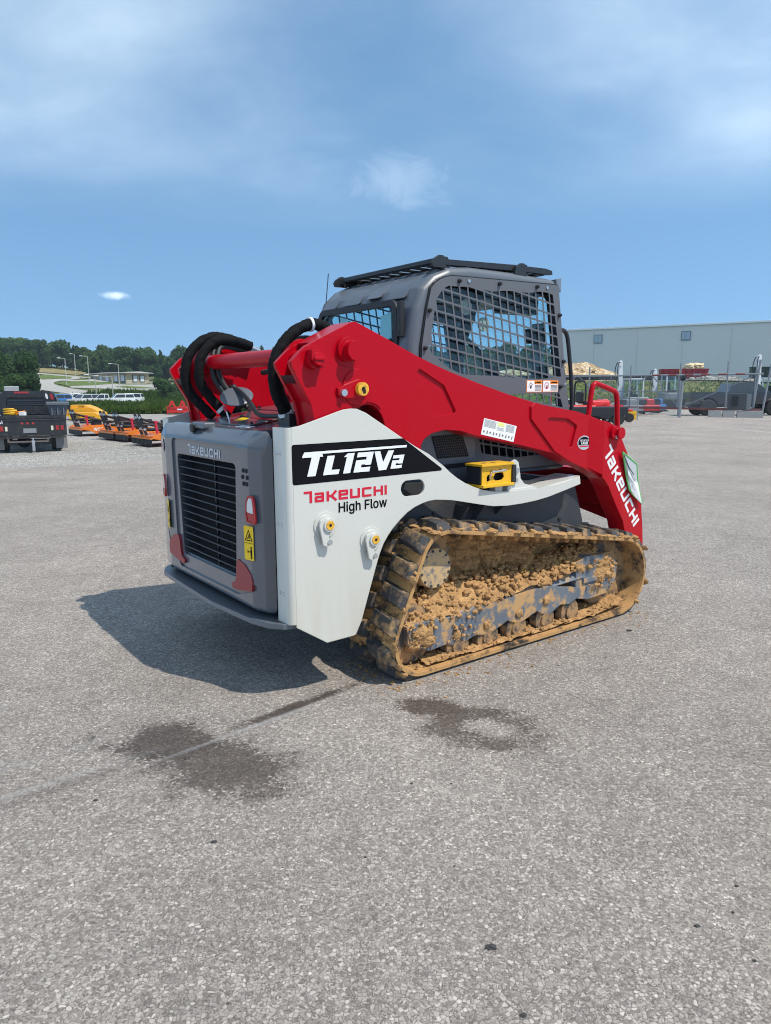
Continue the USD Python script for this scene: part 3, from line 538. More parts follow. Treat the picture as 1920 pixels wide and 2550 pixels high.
def car(kind, paintm, label, x, y, rot, group=None, z=None):
    q = thing('parked_' + ('pickup' if kind == 'pickup' else 'car'), label, 'pickup' if kind == 'pickup' else 'car', (x, y, float(hgt(x, y)) if z is None else z), rot)
    if kind == 'pickup':
        Ln, W, bodyz = 5.6, 1.95, .95
        body = [( -2.8, .35), (-2.8, 1.02), (-.9, 1.04), (1.1, 1.04), (2.55, .98), (2.8, .80), (2.8, .35)]; gh = [(-.95, 1.02), (-.80, 1.72), (.35, 1.76), (1.15, 1.04)]
    elif kind == 'suv':
        Ln, W, bodyz = 4.8, 1.9, .95
        body = [(-2.4, .35), (-2.42, 1.05), (1.0, 1.04), (2.2, .95), (2.4, .75), (2.4, .35)]; gh = [(-2.38, 1.03), (-2.15, 1.70), (.25, 1.74), (1.05, 1.02)]
    else:
        Ln, W, bodyz = 4.6, 1.8, .9
        body = [(-2.3, .30), (-2.3, .92), (-1.5, .96), (1.1, .92), (2.1, .80), (2.3, .62), (2.3, .30)]; gh = [(-1.75, .93), (-1.0, 1.40), (.2, 1.43), (1.15, .90)]
    b = tri(m3.Manifold.hull_points(np.array([(px, s * W / 2 * (1 if pz < .9 else .96), pz) for px, pz in body for s in (-1, 1)]))) if kind != 'pickup' else ext_xz(Polygon(body), -W / 2, W / 2)
    if kind == 'pickup': b = cat(tri(man(b) - man(bx(-1.85, 0, 1.0, 1.72, W - .2, .8))))
    cabm = tri(m3.Manifold.hull_points(np.array([(px, s * W / 2 * (.95 if pz < 1.1 else .80), pz) for px, pz in gh for s in (-1, 1)])))
    obj('body', b, paintm, q); g = obj('cabin', cabm, paintm, q)
    zb, zt = gh[0][1] + .08, gh[1][1] - .10
    def lerp(a, c, z): return a[0] + (c[0] - a[0]) * (z - a[1]) / (c[1] - a[1])
    for s in (-1, 1):
        yb, yt = s * W / 2 * .955, s * W / 2 * .815
        xm = (gh[1][0] + gh[2][0]) / 2
        for xa, xb_, xc, xd in ((lerp(gh[0], gh[1], zb) + .10, xm - .05, xm - .05, lerp(gh[0], gh[1], zt) + .08), (xm + .05, lerp(gh[3], gh[2], zb) - .12, lerp(gh[3], gh[2], zt) - .08, xm + .05)):
            v = np.array([(xa, yb, zb), (xb_, yb, zb), (xc, yt + s * .01, zt), (xd, yt + s * .01, zt)]); V = np.vstack([v + (0, s * .012, 0), v - (0, s * .02, 0)])
            obj('side_window', tri(m3.Manifold.hull_points(V)), CARGLASS, g)
    for a, c in ((gh[3], gh[2]), (gh[0], gh[1])):
        sx = 1 if a[0] > c[0] else -1
        V = np.array([(lerp(a, c, z) + sx * dx, s * W / 2 * k, z) for z, k in ((zb, .82), (zt, .70)) for s in (-1, 1) for dx in (.015, -.03)]); obj('windscreen', tri(m3.Manifold.hull_points(V)), CARGLASS, g)
    for wx in (-Ln * .31, Ln * .30):
        for s in (-1, 1): car_wheel(wx, s * (W / 2 - .10), .34 if kind == 'sedan' else .38, q)
    for s in (-1, 1): obj('headlight', bx(Ln / 2 - .02, s * W * .36, .72, .06, .3, .14), '/World/Looks/lamp_head', q)
    return q
for i, (px, kind, pm, rot, lab) in enumerate([(-.476, 'sedan', PDK, -125, 'dark parked sedan at the left end of the far car row'), (-.462, 'sedan', PBLUE, -120, 'bright blue parked car, the first of the two blue ones'), (-.450, 'suv', PBLUE, -118, 'blue parked car behind the other blue car in the far row'),
        (-.438, 'pickup', PW, -125, 'white parked pickup right of the blue cars'), (-.424, 'pickup', PW, -130, 'white parked pickup with open bed, second in the far row'), (-.412, 'suv', PSIL, -125, 'silver parked car behind the maroon one in the far row'), (-.405, 'sedan', PRED, -120, 'maroon parked car in the middle of the far row'),
        (-.395, 'sedan', PDK, -130, 'dark parked car right of the maroon one'), (-.385, 'pickup', PW, -160, 'white parked pickup turned sideways, right half of the far row'), (-.364, 'suv', PW, -150, 'white parked sport utility car, second from the right end'), (-.351, 'suv', PW, -175, 'white parked car at the right end of the far car row')]):
    y = 117 + 3.0 * math.sin(i * 2.1); car(kind, pm, lab, px * y, y, rot)

# ---------------------------------------------------------------- black flatbed truck at the left
TRUCKBLK = mat('truck_black', (.014, .015, .017), .35, var=.2, dust=(.14, .125, .11), dust_fac=(.5, .9), dust_scale=5., dust_amount=.45, coat=.2, bevel=.006)
WORNMETAL = mat('worn_metal', (.14, .12, .11), .6, var=.3)
FLAP = mat('grey_mudflap', (.16, .155, .15), .75, var=.12)
T = thing('flatbed_truck', 'black flatbed pickup truck seen from behind at the left edge', 'truck', (-12.05, 24.6, -.50), 25)
def tb(name, *a, m=TRUCKBLK, parent=T, **k): return obj(name, bx(*a, **k), m, parent)
tailp = tb('bed_tailboard', 0, .06, .87, 2.34, .10, .62)
tb('bed_rail', 0, .02, 1.20, 2.36, .16, .10); tb('bed_lip', 0, -.005, 1.105, 2.30, .02, .025, m=WORNMETAL)
tb('bed_floor', 0, 1.5, 1.12, 2.34, 2.8, .10); tb('bed_side', 1.13, 1.5, .90, .06, 2.8, .42); tb('bed_side', -1.13, 1.5, .90, .06, 2.8, .42)
for x in (-.17, 0, .17): obj('marker_lamp', cyl((x - .03, .004, .985), (x - .03, .02, .985), .042, 16), LAMPRED, tailp, smooth=30)
for x0, cs in ((.72, (1, 0, 0)), (-.98, (0, 0, 1))):
    for k in range(3):
        red = k > 0 if x0 > 0 else k < 2
        obj('tail_lamp', rbox(x0 + .15 * k - .045, x0 + .15 * k + .055, -.010, .02, .73, .89, .012) if red else rbox(x0 + .15 * k - .045, x0 + .15 * k + .03, -.010, .02, .73, .88, .008), LAMPRED if red else mat('cream_lens', (.62, .58, .45), .3) if not stage.GetPrimAtPath('/World/Looks/cream_lens') else '/World/Looks/cream_lens', tailp, smooth=30)
obj('license_plate', bx(.02, .0, .735, .40, .02, .155, rx=.05), mat('grey_plate', (.22, .23, .24), .5), tailp)
tm = text('CM', .11, .004, True); obj('maker_lettering', place(tm, (-1.02, .006, .98), (1, 0, 0), (0, 0, 1)), WHITEINK, tailp)
tb('rear_frame', 0, .25, .50, 1.9, .10, .08, m=WORNMETAL); tb('step_bar', -.05, .10, .36, 1.25, .06, .05, m=WORNMETAL)
for x in (-.66, .56): tb('step_hanger', x, .10, .46, .05, .06, .22, m=WORNMETAL)
tb('axle', 0, .75, .34, 1.6, .14, .14, m=BLACKMETAL); obj('differential', blob(.22, (-.2, .75, .34), 3, .05, 2), BLACKMETAL, T, smooth=True)
obj('tow_hitch', cat(bx(.10, -.08, .36, .10, .22, .10), bx(.10, -.18, .22, .085, .05, .34), cyl((.10, -.17, .40), (.10, -.17, .50), .03, 10)), STEEL, T, smooth=30)
tb('hitch_hook', .30, .04, .22, .05, .08, .14, m=BLACKMETAL)
for s in (-1, 1):
    q = obj('wheel', cat(tri(hull_balls([(s * .83 + dx, .75 + .34 * math.cos(a), .40 + .34 * math.sin(a)) for a in np.linspace(0, 6.28, 24, endpoint=False) for dx in (-.12, .12)], .055, 8))), TYRE, T, smooth=35)
    obj('rim', cyl((s * .83 - .19, .75, .40), (s * .83 + .19, .75, .40), .2, 18), RIM, q)
    obj('wheel', tri(hull_balls([(s * .85 + dx, 4.6 + .34 * math.cos(a), .40 + .34 * math.sin(a)) for a in np.linspace(0, 6.28, 20, endpoint=False) for dx in (-.09, .09)], .055, 8)), TYRE, T, smooth=35)
    obj('mudflap', cat(bx(s * .98, .28, .30, .36, .03, .42), bx(s * .98, .27, .53, .32, .05, .05)), FLAP, T)
cabp = [(2.95, .62), (2.95, 1.25), (3.15, 1.98), (3.3, 2.02), (4.6, 2.0), (5.2, 1.35), (6.2, 1.28), (6.3, .62)]
cb = place(extrude(Polygon(cabp), 1.86), (-.95, 0, 0), (0, 1, 0), (0, 0, 1))
cbp = obj('cab_body', cb, TRUCKBLK, T)
obj('cab_rear_window', cat(bx(-.05, 2.99, 1.62, 1.35, .03, .40, rx=-.27)), CARGLASS, cbp)
# headache rack with rounded corner
rackP = rpoly2([(-1.14, 1.2), (-1.02, 1.75), (-.80, 2.06), (.62, 2.06), (.86, 1.98), (1.00, 1.70), (1.10, 1.2)], .05).difference(rpoly2([(-.70, 1.88), (.52, 1.88), (.56, 1.50), (-.74, 1.50)], .03))
hr = obj('headache_rack', place(extrude(rackP, .08), (0, 2.84, 0), (1, 0, 0), (0, 0, 1)), TRUCKBLK, T)
obj('rack_lamp', place(extrude(sbox(-.35, 1.965, .14, 2.035), .02), (-.1, 2.755, 0), (1, 0, 0), (0, 0, 1)), LAMPRED, hr)
obj('rack_oval_lamp', place(extrude(affinity.rotate(affinity.scale(Point(.80, 1.84).buffer(1), .055, .12), 12), .02), (0, 2.755, 0), (1, 0, 0), (0, 0, 1)), LAMPRED, hr)
obj('rack_clear_lamp', place(extrude(affinity.rotate(affinity.scale(Point(.63, 1.86).buffer(1), .045, .11), 12), .02), (0, 2.755, 0), (1, 0, 0), (0, 0, 1)), LAMPCLEAR, hr)
for z in (1.60, 1.68, 1.76): obj('window_bar', bx(-.09, 2.80, z, 1.22, .02, .02), BLACKMETAL, hr)
obj('rack_side', cat(bx(1.02, 2.70, 1.55, .05, .2, .55, ry=-.2), *[bx(.90, 2.72, z, .10, .05, .05) for z in (1.45, 1.55, 1.65)]), WORNMETAL, hr)
obj('side_mirror', cat(bx(1.25, 3.95, 1.38, .24, .05, .03), bx(1.35, 3.93, 1.48, .20, .08, .30)), BLACK, T)
obj('roof_box', rbox(-.78, -.30, 3.3, 3.9, 2.02, 2.24, .02), mat('grey_box', (.33, .34, .35), .6), T)
o = thing('storage_tote', 'grey ribbed plastic tote standing on the truck bed', 'tote', (-12.05, 24.6, -.50), 25)
obj('tote_bin', tri(m3.Manifold.hull_points(np.array([(x, y, z) for x, y, z in [(.70, 1.3, 1.175), (1.22, 1.3, 1.175), (.70, 2.1, 1.175), (1.22, 2.1, 1.175), (.62, 1.2, 1.56), (1.30, 1.2, 1.56), (.62, 2.2, 1.56), (1.30, 2.2, 1.56)]]))), mat('grey_tote', (.10, .115, .135), .5), o)
obj('tote_lid', rbox(.58, 1.34, 1.15, 2.25, 1.55, 1.66, .02), '/World/Looks/grey_tote', o)
for x in (.76, .95, 1.14): obj('tote_rib', bx(x, 1.22, 1.36, .03, .06, .34, rx=-.2), '/World/Looks/grey_tote', o)
obj('white_carton', bx(0, 0, 0, .16, .2, .16), PAPER, '/World', label='small white box lying on the truck bed', category='box'); pass
UsdGeom.Xformable(stage.GetPrimAtPath('/World/white_carton')).AddTranslateOp().Set(Gf.Vec3d(-12.05 - .47, 24.6 + .6, -.5 + 1.27))
hb = thing('hose_coil', 'yellow and orange hose coil lying on the truck bed', 'hose', (-13.0, 25.3, .72), 12)
a_ = np.linspace(0, 6.28 * 2.9, 70); obj('coil', tube(np.stack([.20 * np.cos(a_), .2 * np.sin(a_), .02 + .012 * a_], -1), .025, 8), YELLOW, hb, smooth=True); obj('coil', tube(np.stack([.32 + .14 * np.cos(a_[:50]), .14 * np.sin(a_[:50]), .02 + .01 * a_[:50]], -1), .022, 8), ORANGEINK, hb, smooth=True)

# ---------------------------------------------------------------- orange rotary cutters
OR = mat('orange_paint', (.62, .16, .012), .4, coat=.25, bevel=.005, var=.06)
def cutter(label, x, y, seed, lettering=True):
    q = thing('rotary_cutter', label, 'rotary cutter', (x, y, float(hgt(x, y))), 40)
    side = Polygon([(.02, .30), (.02, .40), (.30, .50), (.42, .42), (1.75, .42), (2.1, .30), (1.9, .12), (.60, .10), (.40, .22)])
    d = obj('deck_side', ext_xz(side, 0, .02), OR, q); obj('deck_side', ext_xz(side, 1.83, 1.85), OR, q)
    obj('deck_top', cat(ext_xz(Polygon([(.02, .38), (.30, .43), (1.80, .41), (2.1, .29), (2.1, .26), (1.80, .37), (.30, .39), (.02, .34)]), .02, 1.83)), OR, q)
    obj('deck_rib', cat(*[bx(1.1, yy, .44, 1.3, .05, .06) for yy in (.5, 1.35)]), OR, q)
    g = obj('chain_guard', bx(-.03, .925, .16, .04, 1.85, .20), BLACK, q)
    for k in range(14): obj('guard_strip', bx(-.055, .10 + k * .127, .15, .015, .09, .20), RUBBER, g)
    obj('front_rail', bx(-.02, .925, .30, .08, 1.85, .06), OR, q)
    m = obj('hitch_mast', cat(*[ext_xz(Polygon([(.06, .32), (.17, .32), (-.02, .95), (-.11, 1.20), (-.20, 1.20), (-.17, 1.0)]), yy, yy + .03) for yy in (.72, 1.12)]), BLACKMETAL, q)
    for yy in (.72, 1.12): obj('hitch_bolt', cat(cyl((-.14, yy - .03, 1.05), (-.14, yy + .04, 1.05), .05, 10), cyl((.02, yy - .03, .62), (.02, yy + .04, .62), .05, 10)), STEEL, m)
    obj('a_frame', cat(cyl((-.12, .62, 1.02), (1.55, .70, .55), .035, 8), cyl((-.12, 1.27, 1.02), (1.55, 1.15, .55), .035, 8), cyl((-.1, .62, .80), (1.0, .66, .72), .03, 8), bx(1.5, .93, .60, .12, .6, .08), cyl((1.5, .93, .55), (2.35, .93, .62), .05, 8), bx(1.9, .93, .72, .1, .3, .16)), BLACKMETAL, q)
    obj('gearbox', cat(rbox(.75, 1.15, .72, 1.12, .42, .72, .05), cyl((.2, .92, .60), (.80, .92, .58), .06, 12)), BLACK, q, smooth=30)
    obj('red_jack', cat(cyl((.42, .45, .35), (.34, .45, .92), .05, 10), bx(.36, .45, .9, .12, .12, .06)), mat('red_jack_paint', (.5, .02, .05), .4) if seed == 0 else '/World/Looks/red_jack_paint', q)
    obj('tail_wheel', cyl((2.35, .85, .22), (2.35, 1.0, .22), .22, 20), TYRE, q, smooth=30)
    tm = text('WOODS', .14, .004, True); k = .66 / tm.extents[0]; tm.apply_scale((k, 1, 1)); obj('maker_lettering', place(tm, (.50, -.003, .225), (1, 0, 0), (0, 0, 1)), WHITEINK, d)
for k, (x, y, lab) in enumerate([(-13.75, 33.0, 'orange rotary cutter lying behind the black truck bed, leftmost of four'), (-11.25, 30.2, 'orange rotary cutter half hidden behind the third one'), (-10.35, 29.2, 'orange rotary cutter third from the left, in the middle of the gravel'), (-8.55, 26.6, 'orange rotary cutter nearest to the grey loader hood')]): cutter(lab, x, y, k)

# yellow implements beyond
YIMP = mat('yellow_implement_paint', (.70, .34, .008), .4, var=.08)
def yellow_impl(label, x, y, z, Ln, h, rot, word):
    q = thing('yellow_cutter_deck', label, 'mower deck', (x, y, z), rot)
    d = obj('deck', tri(m3.Manifold.hull_points(np.array([(px, py, pz) for px, pz in ((0, .12), (0, h * .8), (.35, h), (Ln * .75, h), (Ln, h * .45), (Ln, .10)) for py in (0, 1.5)]))), YIMP, q)
    obj('deck_flap', tri(m3.Manifold.hull_points(np.array([(Ln * .45, -.06, .05), (Ln * .50, -.06, h * .85), (Ln * .98, -.06, h * .50), (Ln * .98, -.06, .08), (Ln * .45, -.03, .05), (Ln * .50, -.03, h * .85), (Ln * .98, -.03, h * .5), (Ln * .98, -.03, .08)]))), YIMP, q)
    tm = text(word, .15, .004); obj('lettering', place(tm, (Ln * .12, -.004, .22), (1, 0, 0), (0, 0, 1)), INK, d); tm2 = text(word, .15, .004); obj('lettering', place(tm2, (Ln * .58, -.064, .16), (1, 0, 0), (0, 0, 1)), INK, d)
    obj('skid', bx(Ln * .6, .2, .05, Ln * .6, .1, .10), BLACKMETAL, q); return q
yz = float(hgt(-20, 50))
yellow_impl('yellow mower deck lying lowest, in front of the weeds beside the truck', -21.4, 49.4, yz, 2.1, .55, 12, 'ONE'); yellow_impl('yellow mower deck behind the front one, above the truck bed', -22.6, 51.2, yz + .12, 2.6, .70, 5, 'ONE'); yellow_impl('yellow mower deck topmost of the yellow pile', -23.0, 52.0, yz + .66, 2.0, .34, 3, 'ONE')
# red implement in front of the weeds
R_ = thing('red_implement', 'bright red tillage implement in front of the weeds, behind the left lift arm', 'implement', (-17.2, 61, float(hgt(-17.2, 61))), 8)
REDI = mat('red_implement_paint', (.55, .015, .012), .4, coat=.2)
obj('body', tri(m3.Manifold.hull_points(np.array([(x, y, z) for x, z in ((-1.0, .15), (1.1, .15), (1.1, .45), (.2, .70), (-.8, .55)) for y in (0, 1.0)]))), REDI, R_)
for x in (-.65, .20): obj('hitch_arm', ext_xz(Polygon([(x - .25, .5), (x, 1.15), (x + .2, 1.12), (x + .45, .5)]).difference(Polygon([(x - .05, .6), (x + .05, .95), (x + .25, .6)])), -.05, .02), REDI, R_)
obj('stand_leg', cat(bx(-.95, -.1, .25, .06, .06, .6), bx(-.55, -.1, .2, .06, .06, .5), cyl((-1.0, -.1, .6), (-.6, -.1, .8), .04, 8)), REDI, R_)
obj('decal', bx(.05, -.015, .42, .4, .02, .12), WHITEINK, R_)
G_ = thing('green_skip', 'small green container among the weeds beside the red arm', 'container', (-18.6, 79, float(hgt(-18.6, 79))), 12)
GRN = mat('green_container_paint', (.03, .20, .10), .5, var=.1)
obj('tub', tri(m3.Manifold.hull_points(np.array([(x, y, z) for x, y, z in [(-.8, 0, 0), (.9, 0, 0), (-.8, 1.2, 0), (.9, 1.2, 0), (-.9, 0, 1.2), (1.2, 0, 1.5), (-.9, 1.2, 1.2), (1.2, 1.2, 1.5)]]))), GRN, G_); obj('rim', bx(.1, 0, 1.36, 2.1, .06, .06, ry=-.14), GRN, G_)

# ---------------------------------------------------------------- right side: warehouse, bank, heap, skip
WALLG = mat('grey_metal_wall', (.56, .535, .505), .6, var=.02, var_scale=.2); TRIMW = mat('white_trim', (.70, .70, .70), .5); WALLD = mat('grey_wall_seam', (.51, .485, .46), .6)
wl, wr = np.array([27.6, 121.0]), np.array([62.0, 100.6]); wu = (wr - wl) / np.linalg.norm(wr - wl); wn = np.array([wu[1], -wu[0]]); WLn = float(np.linalg.norm(wr - wl))
W_ = thing('warehouse', 'huge pale grey metal warehouse with two small square windows', 'warehouse', (wl[0], wl[1], 1.9), math.degrees(math.atan2(wu[1], wu[0])))
obj('wall', bx(WLn / 2, 20, 4.3, WLn, 40, 8.74), WALLG, W_)
obj('roof_edge', cat(bx(WLn / 2, -.06, 8.74, WLn + .3, .18, .24)), TRIMW, W_); obj('roof', bx(WLn / 2, 20, 8.80, WLn, 40, .2), TRIMW, W_)
for k in range(1, 6): obj('wall_seam', bx(k * 6.6, -.012, 4.3, .05, .03, 8.7), WALLD, W_)
for x, z in ((7.2, 7.15), (20.2, 7.15)):
    q = obj('window_frame', bx(x, -.03, z, 1.35, .10, 1.35), mat('window_frame_grey', (.16, .18, .20), .5) if x < 10 else '/World/Looks/window_frame_grey', W_); obj('pane', bx(x, -.09, z, 1.12, .04, 1.12), mat('wired_pane', (.30, .36, .40), .15) if x < 10 else '/World/Looks/wired_pane', q); obj('glazing_bar', bx(x, -.115, z, .05, .03, 1.12), '/World/Looks/window_frame_grey', q)
def heap_mesh(cx, cy, rx, ry, h, seed, n=70):
    x, y = np.meshgrid(np.linspace(-1.2, 1.2, n), np.linspace(-1.2, 1.2, n)); r = np.hypot(x, y)
    X, Y = cx + x * rx, cy + y * ry; q = np.stack([X * .45, Y * .45, x * 0], -1)
    z = h * np.clip(1 - r ** 1.3, -.15, 1) * (.70 + .6 * meshkit.fbm(q * .7, 4, seed)) + .30 * (meshkit.fbm(q * 3, 3, seed + 1) - .5)
    Z = hgt(X, Y) + z - .1; idx = np.arange((n - 1) * n).reshape(-1, n)[:, :-1].ravel()
    return trimesh.Trimesh(np.column_stack([X.ravel(), Y.ravel(), Z.ravel()]), np.vstack([np.column_stack([idx, idx + 1, idx + n + 1]), np.column_stack([idx, idx + n + 1, idx + n])]), process=False)
obj('soil_heap', cat(heap_mesh(18.8, 74, 6.2, 4, 2.0, 5), heap_mesh(13.0, 76, 4.5, 4, 1.2, 6)), SAND, smooth=True, label='heap of tan excavated soil on the bank in front of the warehouse', category='soil heap')
obj('stone_rubble', cat([blob(float(rg.uniform(.06, .2)), (float(x), float(y), float(hgt(x, y)) + float(rg.uniform(.6, 1.5)) * max(0, 1 - abs(x - 18.2) / 4.6)), i, .5, 1) for i, (x, y) in enumerate(zip(rg.uniform(14.5, 22, 60), rg.uniform(71, 74, 60)))]), SAND, label='loose stones scattered on the soil heap', category='stones', kind='stuff')
obj('silt_fence', cat([bx(10 + 1.5 * k, 69.5 + .3 * math.sin(k), float(hgt(10 + 1.5 * k, 69.5)) + .25, 1.52, .03, .5, rz=.1 * math.sin(k * 2)) for k in range(12)]), BLACK, label='low black silt fence at the foot of the soil heap', category='silt fence')
D_ = thing('red_skip', 'long dark red open skip full of pale debris in front of the warehouse', 'skip', (36.3, 89.5, float(hgt(36.3, 89.5)) + .05), -14)
SKIP = mat('skip_red', (.22, .012, .02), .5, var=.15)
obj('skip_body', tri(man(tri(m3.Manifold.hull_points(np.array([(x, y, z) for x, z in ((-2.5, .1), (2.4, .1), (2.75, 1.3), (-2.75, 1.3)) for y in (-1.1, 1.1)])))) - man(bx(0, 0, 1.3, 5.0, 2.0, 1.6))), SKIP, D_)
for x in np.linspace(-2.3, 2.3, 8): obj('skip_rib', bx(x, -1.13, .7, .1, .08, 1.15), SKIP, D_)
obj('yellow_post', bx(-.5, -1.2, .8, .25, .1, .9), YELLOW, D_)
obj('pale_debris', cat([blob(float(rg.uniform(.3, .55)), (36.3 + float(rg.uniform(.2, 2.0)), 89.3 + float(rg.uniform(-.4, .4)), float(hgt(36.3, 89.5)) + 1.35 + float(rg.uniform(0, .5))), i, .5, 2, (1.2, 1, .8)) for i in range(9)]), mat('pale_debris', (.62, .50, .30), .9), label='pile of pale insulation debris heaped in the red skip', category='debris', kind='stuff')
obj('rubbish_pile', cat([blob(float(rg.uniform(.2, .45)), (38.0 + float(rg.uniform(-2.2, 3.5)), 86.5 + float(rg.uniform(-.5, .5)), float(hgt(38, 86.5)) + .12), i + 20, .6, 2, (1.2, 1, .8)) for i in range(12)]), mat('mixed_rubbish', (.30, .29, .26), .9, var=.9, var_scale=1.4, world=True), label='heap of mixed rubbish on the bank below the red skip', category='rubbish', kind='stuff')
K_ = thing('dark_green_container', 'dark green metal container on the bank beside the tall gate post', 'container', (43.6, 85, float(hgt(43.6, 85))), -14)
DGRN = mat('dark_green_paint', (.02, .035, .025), .5); obj('box', bx(0, 0, .75, 2.4, 1.6, 1.3), DGRN, K_); obj('lid', bx(0, 0, 1.43, 2.5, 1.7, .08), DGRN, K_); obj('ribs', cat([bx(x, -.82, .75, .08, .06, 1.2) for x in (-.9, -.3, .3, .9)]), DGRN, K_)
obj('gravel_bank', drape(Polygon([(22, 70), (34, 66), (52, 62), (60, 76), (36, 84), (26, 80)]), 3.0, .08), GRAVEL, smooth=True, label='pale gravel patch on the bank by the warehouse', category='ground', kind='structure')

# ---------------------------------------------------------------- chain-link fence and sliding gate
GALV = mat('galvanised_steel', (.24, .25, .26), .5, metal=.3, var=.1); RUSTR = mat('rusty_red_rail', (.20, .06, .05), .6, var=.4, var_scale=2.)
gl, gr = np.array([9.5, 44.8]), np.array([19.55, 37.95]); gu = (gr - gl) / np.linalg.norm(gr - gl); GLn = float(np.linalg.norm(gr - gl))
def weave(x0, x1, z0, z1, pitch=.085, r=.0034, y=0.0):
    out = []; w, h = x1 - x0, z1 - z0
    for sgn in (1, -1):
        for c in np.arange(-h, w + h, pitch):
            a, b = (x0 + c, z0), (x0 + c + h, z1)
            if sgn < 0: a, b = (x0 + c + h, z0), (x0 + c, z1)
            s = LineString([a, b]).intersection(sbox(x0, z0, x1, z1))
            if s.is_empty or s.length < .05: continue
            (ax, az), (bx_, bz) = s.coords[0], s.coords[-1]; d = np.array([bx_ - ax, 0, bz - az]); n_ = np.array([-d[2], 0, d[0]]); n_ = n_ / np.linalg.norm(n_) * r
            yy = y + .006 * sgn; P0, P1 = np.array([ax, yy, az]), np.array([bx_, yy, bz])
            out.append(np.array([P0 - n_, P1 - n_, P1 + n_, P0 + n_, P0 + (0, r * 1.5, 0), P1 + (0, r * 1.5, 0)]))
    V = np.vstack(out); F = []
    for i in range(len(out)):
        o_ = i * 6; F += [(o_, o_ + 1, o_ + 2), (o_, o_ + 2, o_ + 3), (o_, o_ + 4, o_ + 5), (o_, o_ + 5, o_ + 1), (o_ + 3, o_ + 2, o_ + 5), (o_ + 3, o_ + 5, o_ + 4)]
    return trimesh.Trimesh(V, np.array(F), process=False)
GT = thing('sliding_gate', 'long chain-link sliding gate with diagonal braces and red and grey top rail', 'gate', (gl[0], gl[1], 0), math.degrees(math.atan2(gu[1], gu[0])))
obj('top_rail', cyl((0, 0, 2.22), (GLn, 0, 2.22), .045, 10), GALV, GT, smooth=30); obj('bottom_rail', cyl((0, 0, .46), (GLn, 0, .38), .06, 10), RUSTR, GT, smooth=30)
for k in range(6): obj('reflective_band', cyl((6.6 + k * .85, 0, 2.22), (7.05 + k * .85, 0, 2.22), .048, 10), RUSTR, GT, smooth=30)
for x in (0.6, 4.3, 8.0, GLn - .35): obj('gate_post', cyl((x, 0, .42), (x, 0, 2.2), .03, 8), GALV, GT, smooth=30)
for a, b in (((.7, .46), (2.2, 2.2)), ((2.4, 2.2), (4.2, .48)), ((4.4, .48), (6.3, 2.2)), ((8.1, .46), (6.6, 2.2)), ((8.2, .45), (GLn - .5, 2.1))): obj('brace', cyl((a[0], 0, a[1]), (b[0], 0, b[1]), .028, 8), GALV, GT, smooth=30)
obj('chain_link', weave(3.6, GLn - .3, .44, 2.2), GALV, GT, kind='stuff')
FC = thing('chain_link_fence', 'chain-link fence run with tall round posts behind the gate', 'fence', (gl[0] - .2, gl[1] + .6, 0), math.degrees(math.atan2(gu[1], gu[0])))
for x, h in ((3.4, 2.75), (5.8, 2.8), (8.5, 2.85), (10.9, 2.9)): obj('fence_post', cyl((x, 0, 0), (x, 0, h), .045, 10), GALV, FC, smooth=30)
obj('fence_rail', cyl((0, 0, 1.35), (8.4, 0, 1.35), .025, 8), GALV, FC); obj('chain_link', weave(4.8, 8.4, .1, 1.35, .085), GALV, FC, kind='stuff')
GP = thing('gate_end_post', 'tall slanting galvanised gate end post by the pickup hood', 'post', (19.62, 37.9, 0)); obj('post', cyl((-.05, 0, -.1), (.28, 0, 2.75), .05, 10), GALV, GP, smooth=30); obj('post', cyl((-.3, .5, -.1), (-.05, .5, 2.95), .06, 10), GALV, GP, smooth=30)
RP = thing('gate_roller_post', 'short thick gate roller post in front of the black pickup bed', 'post', (15.35, 38.0, 0)); obj('post', cyl((0, 0, -.1), (.06, 0, 2.0), .08, 10), GALV, RP, smooth=30); obj('roller', cat(cyl((.06, -.1, 2.05), (.06, .1, 2.05), .12, 12), bx(.06, 0, 1.95, .2, .2, .1)), BLACKMETAL, RP)
OP = thing('gate_operator', 'dark grey gate operator cabinet on concrete blocks', 'cabinet', (18.1, 37.6, .0), -20); obj('cabinet', rbox(-.42, .42, -.2, .2, .38, 1.22, .02), mat('cabinet_grey', (.05, .055, .06), .5), OP); obj('cabinet_side', bx(.55, .05, .80, .22, .3, .80), mat('cabinet_light', (.17, .18, .19), .5), OP); obj('cabinet_door', bx(-.1, -.21, .85, .30, .02, .5), BLACK, OP)
for k, x in enumerate((-1.0, -.35, .35, .95)): obj('concrete_block', bx(x, 0, .16, .6 if k != 1 else .55, .4, .36 if k != 2 else .33), mat('concrete_block', (.34, .33, .31), .9, var=.1) if k == 0 else '/World/Looks/concrete_block', OP)

# black pickup behind the gate
Q = thing('black_pickup', 'black lifted pickup truck standing behind the sliding gate', 'pickup', (21.7, 45.5, float(hgt(21.7, 45.5)) - .02), -3)
bodyp = [(-3.0, .72), (-3.0, 1.42), (-.6, 1.44), (1.25, 1.46), (2.9, 1.38), (3.05, 1.1), (3.05, .72)]
bd_ = man(ext_xz(Polygon(bodyp), -1.0, 1.0)) - man(bx(-1.85, 0, 1.35, 2.1, 1.8, 1.0))
for wx in (-1.9, 2.05): bd_ = bd_ - man(cyl((wx, -1.2, .50), (wx, 1.2, .50), .62, 28))
PB = mat('glossy_black_paint', (.010, .011, .014), .12, coat=.8); obj('body', tri(bd_), PB, Q, smooth=30)
ghp = [(-.72, 1.43), (-.50, 1.98), (.95, 2.02), (1.75, 1.45)]
g = obj('cabin', tri(m3.Manifold.hull_points(np.array([(x, s * (.95 if z < 1.6 else .80), z) for x, z in ghp for s in (-1, 1)]))), PB, Q)
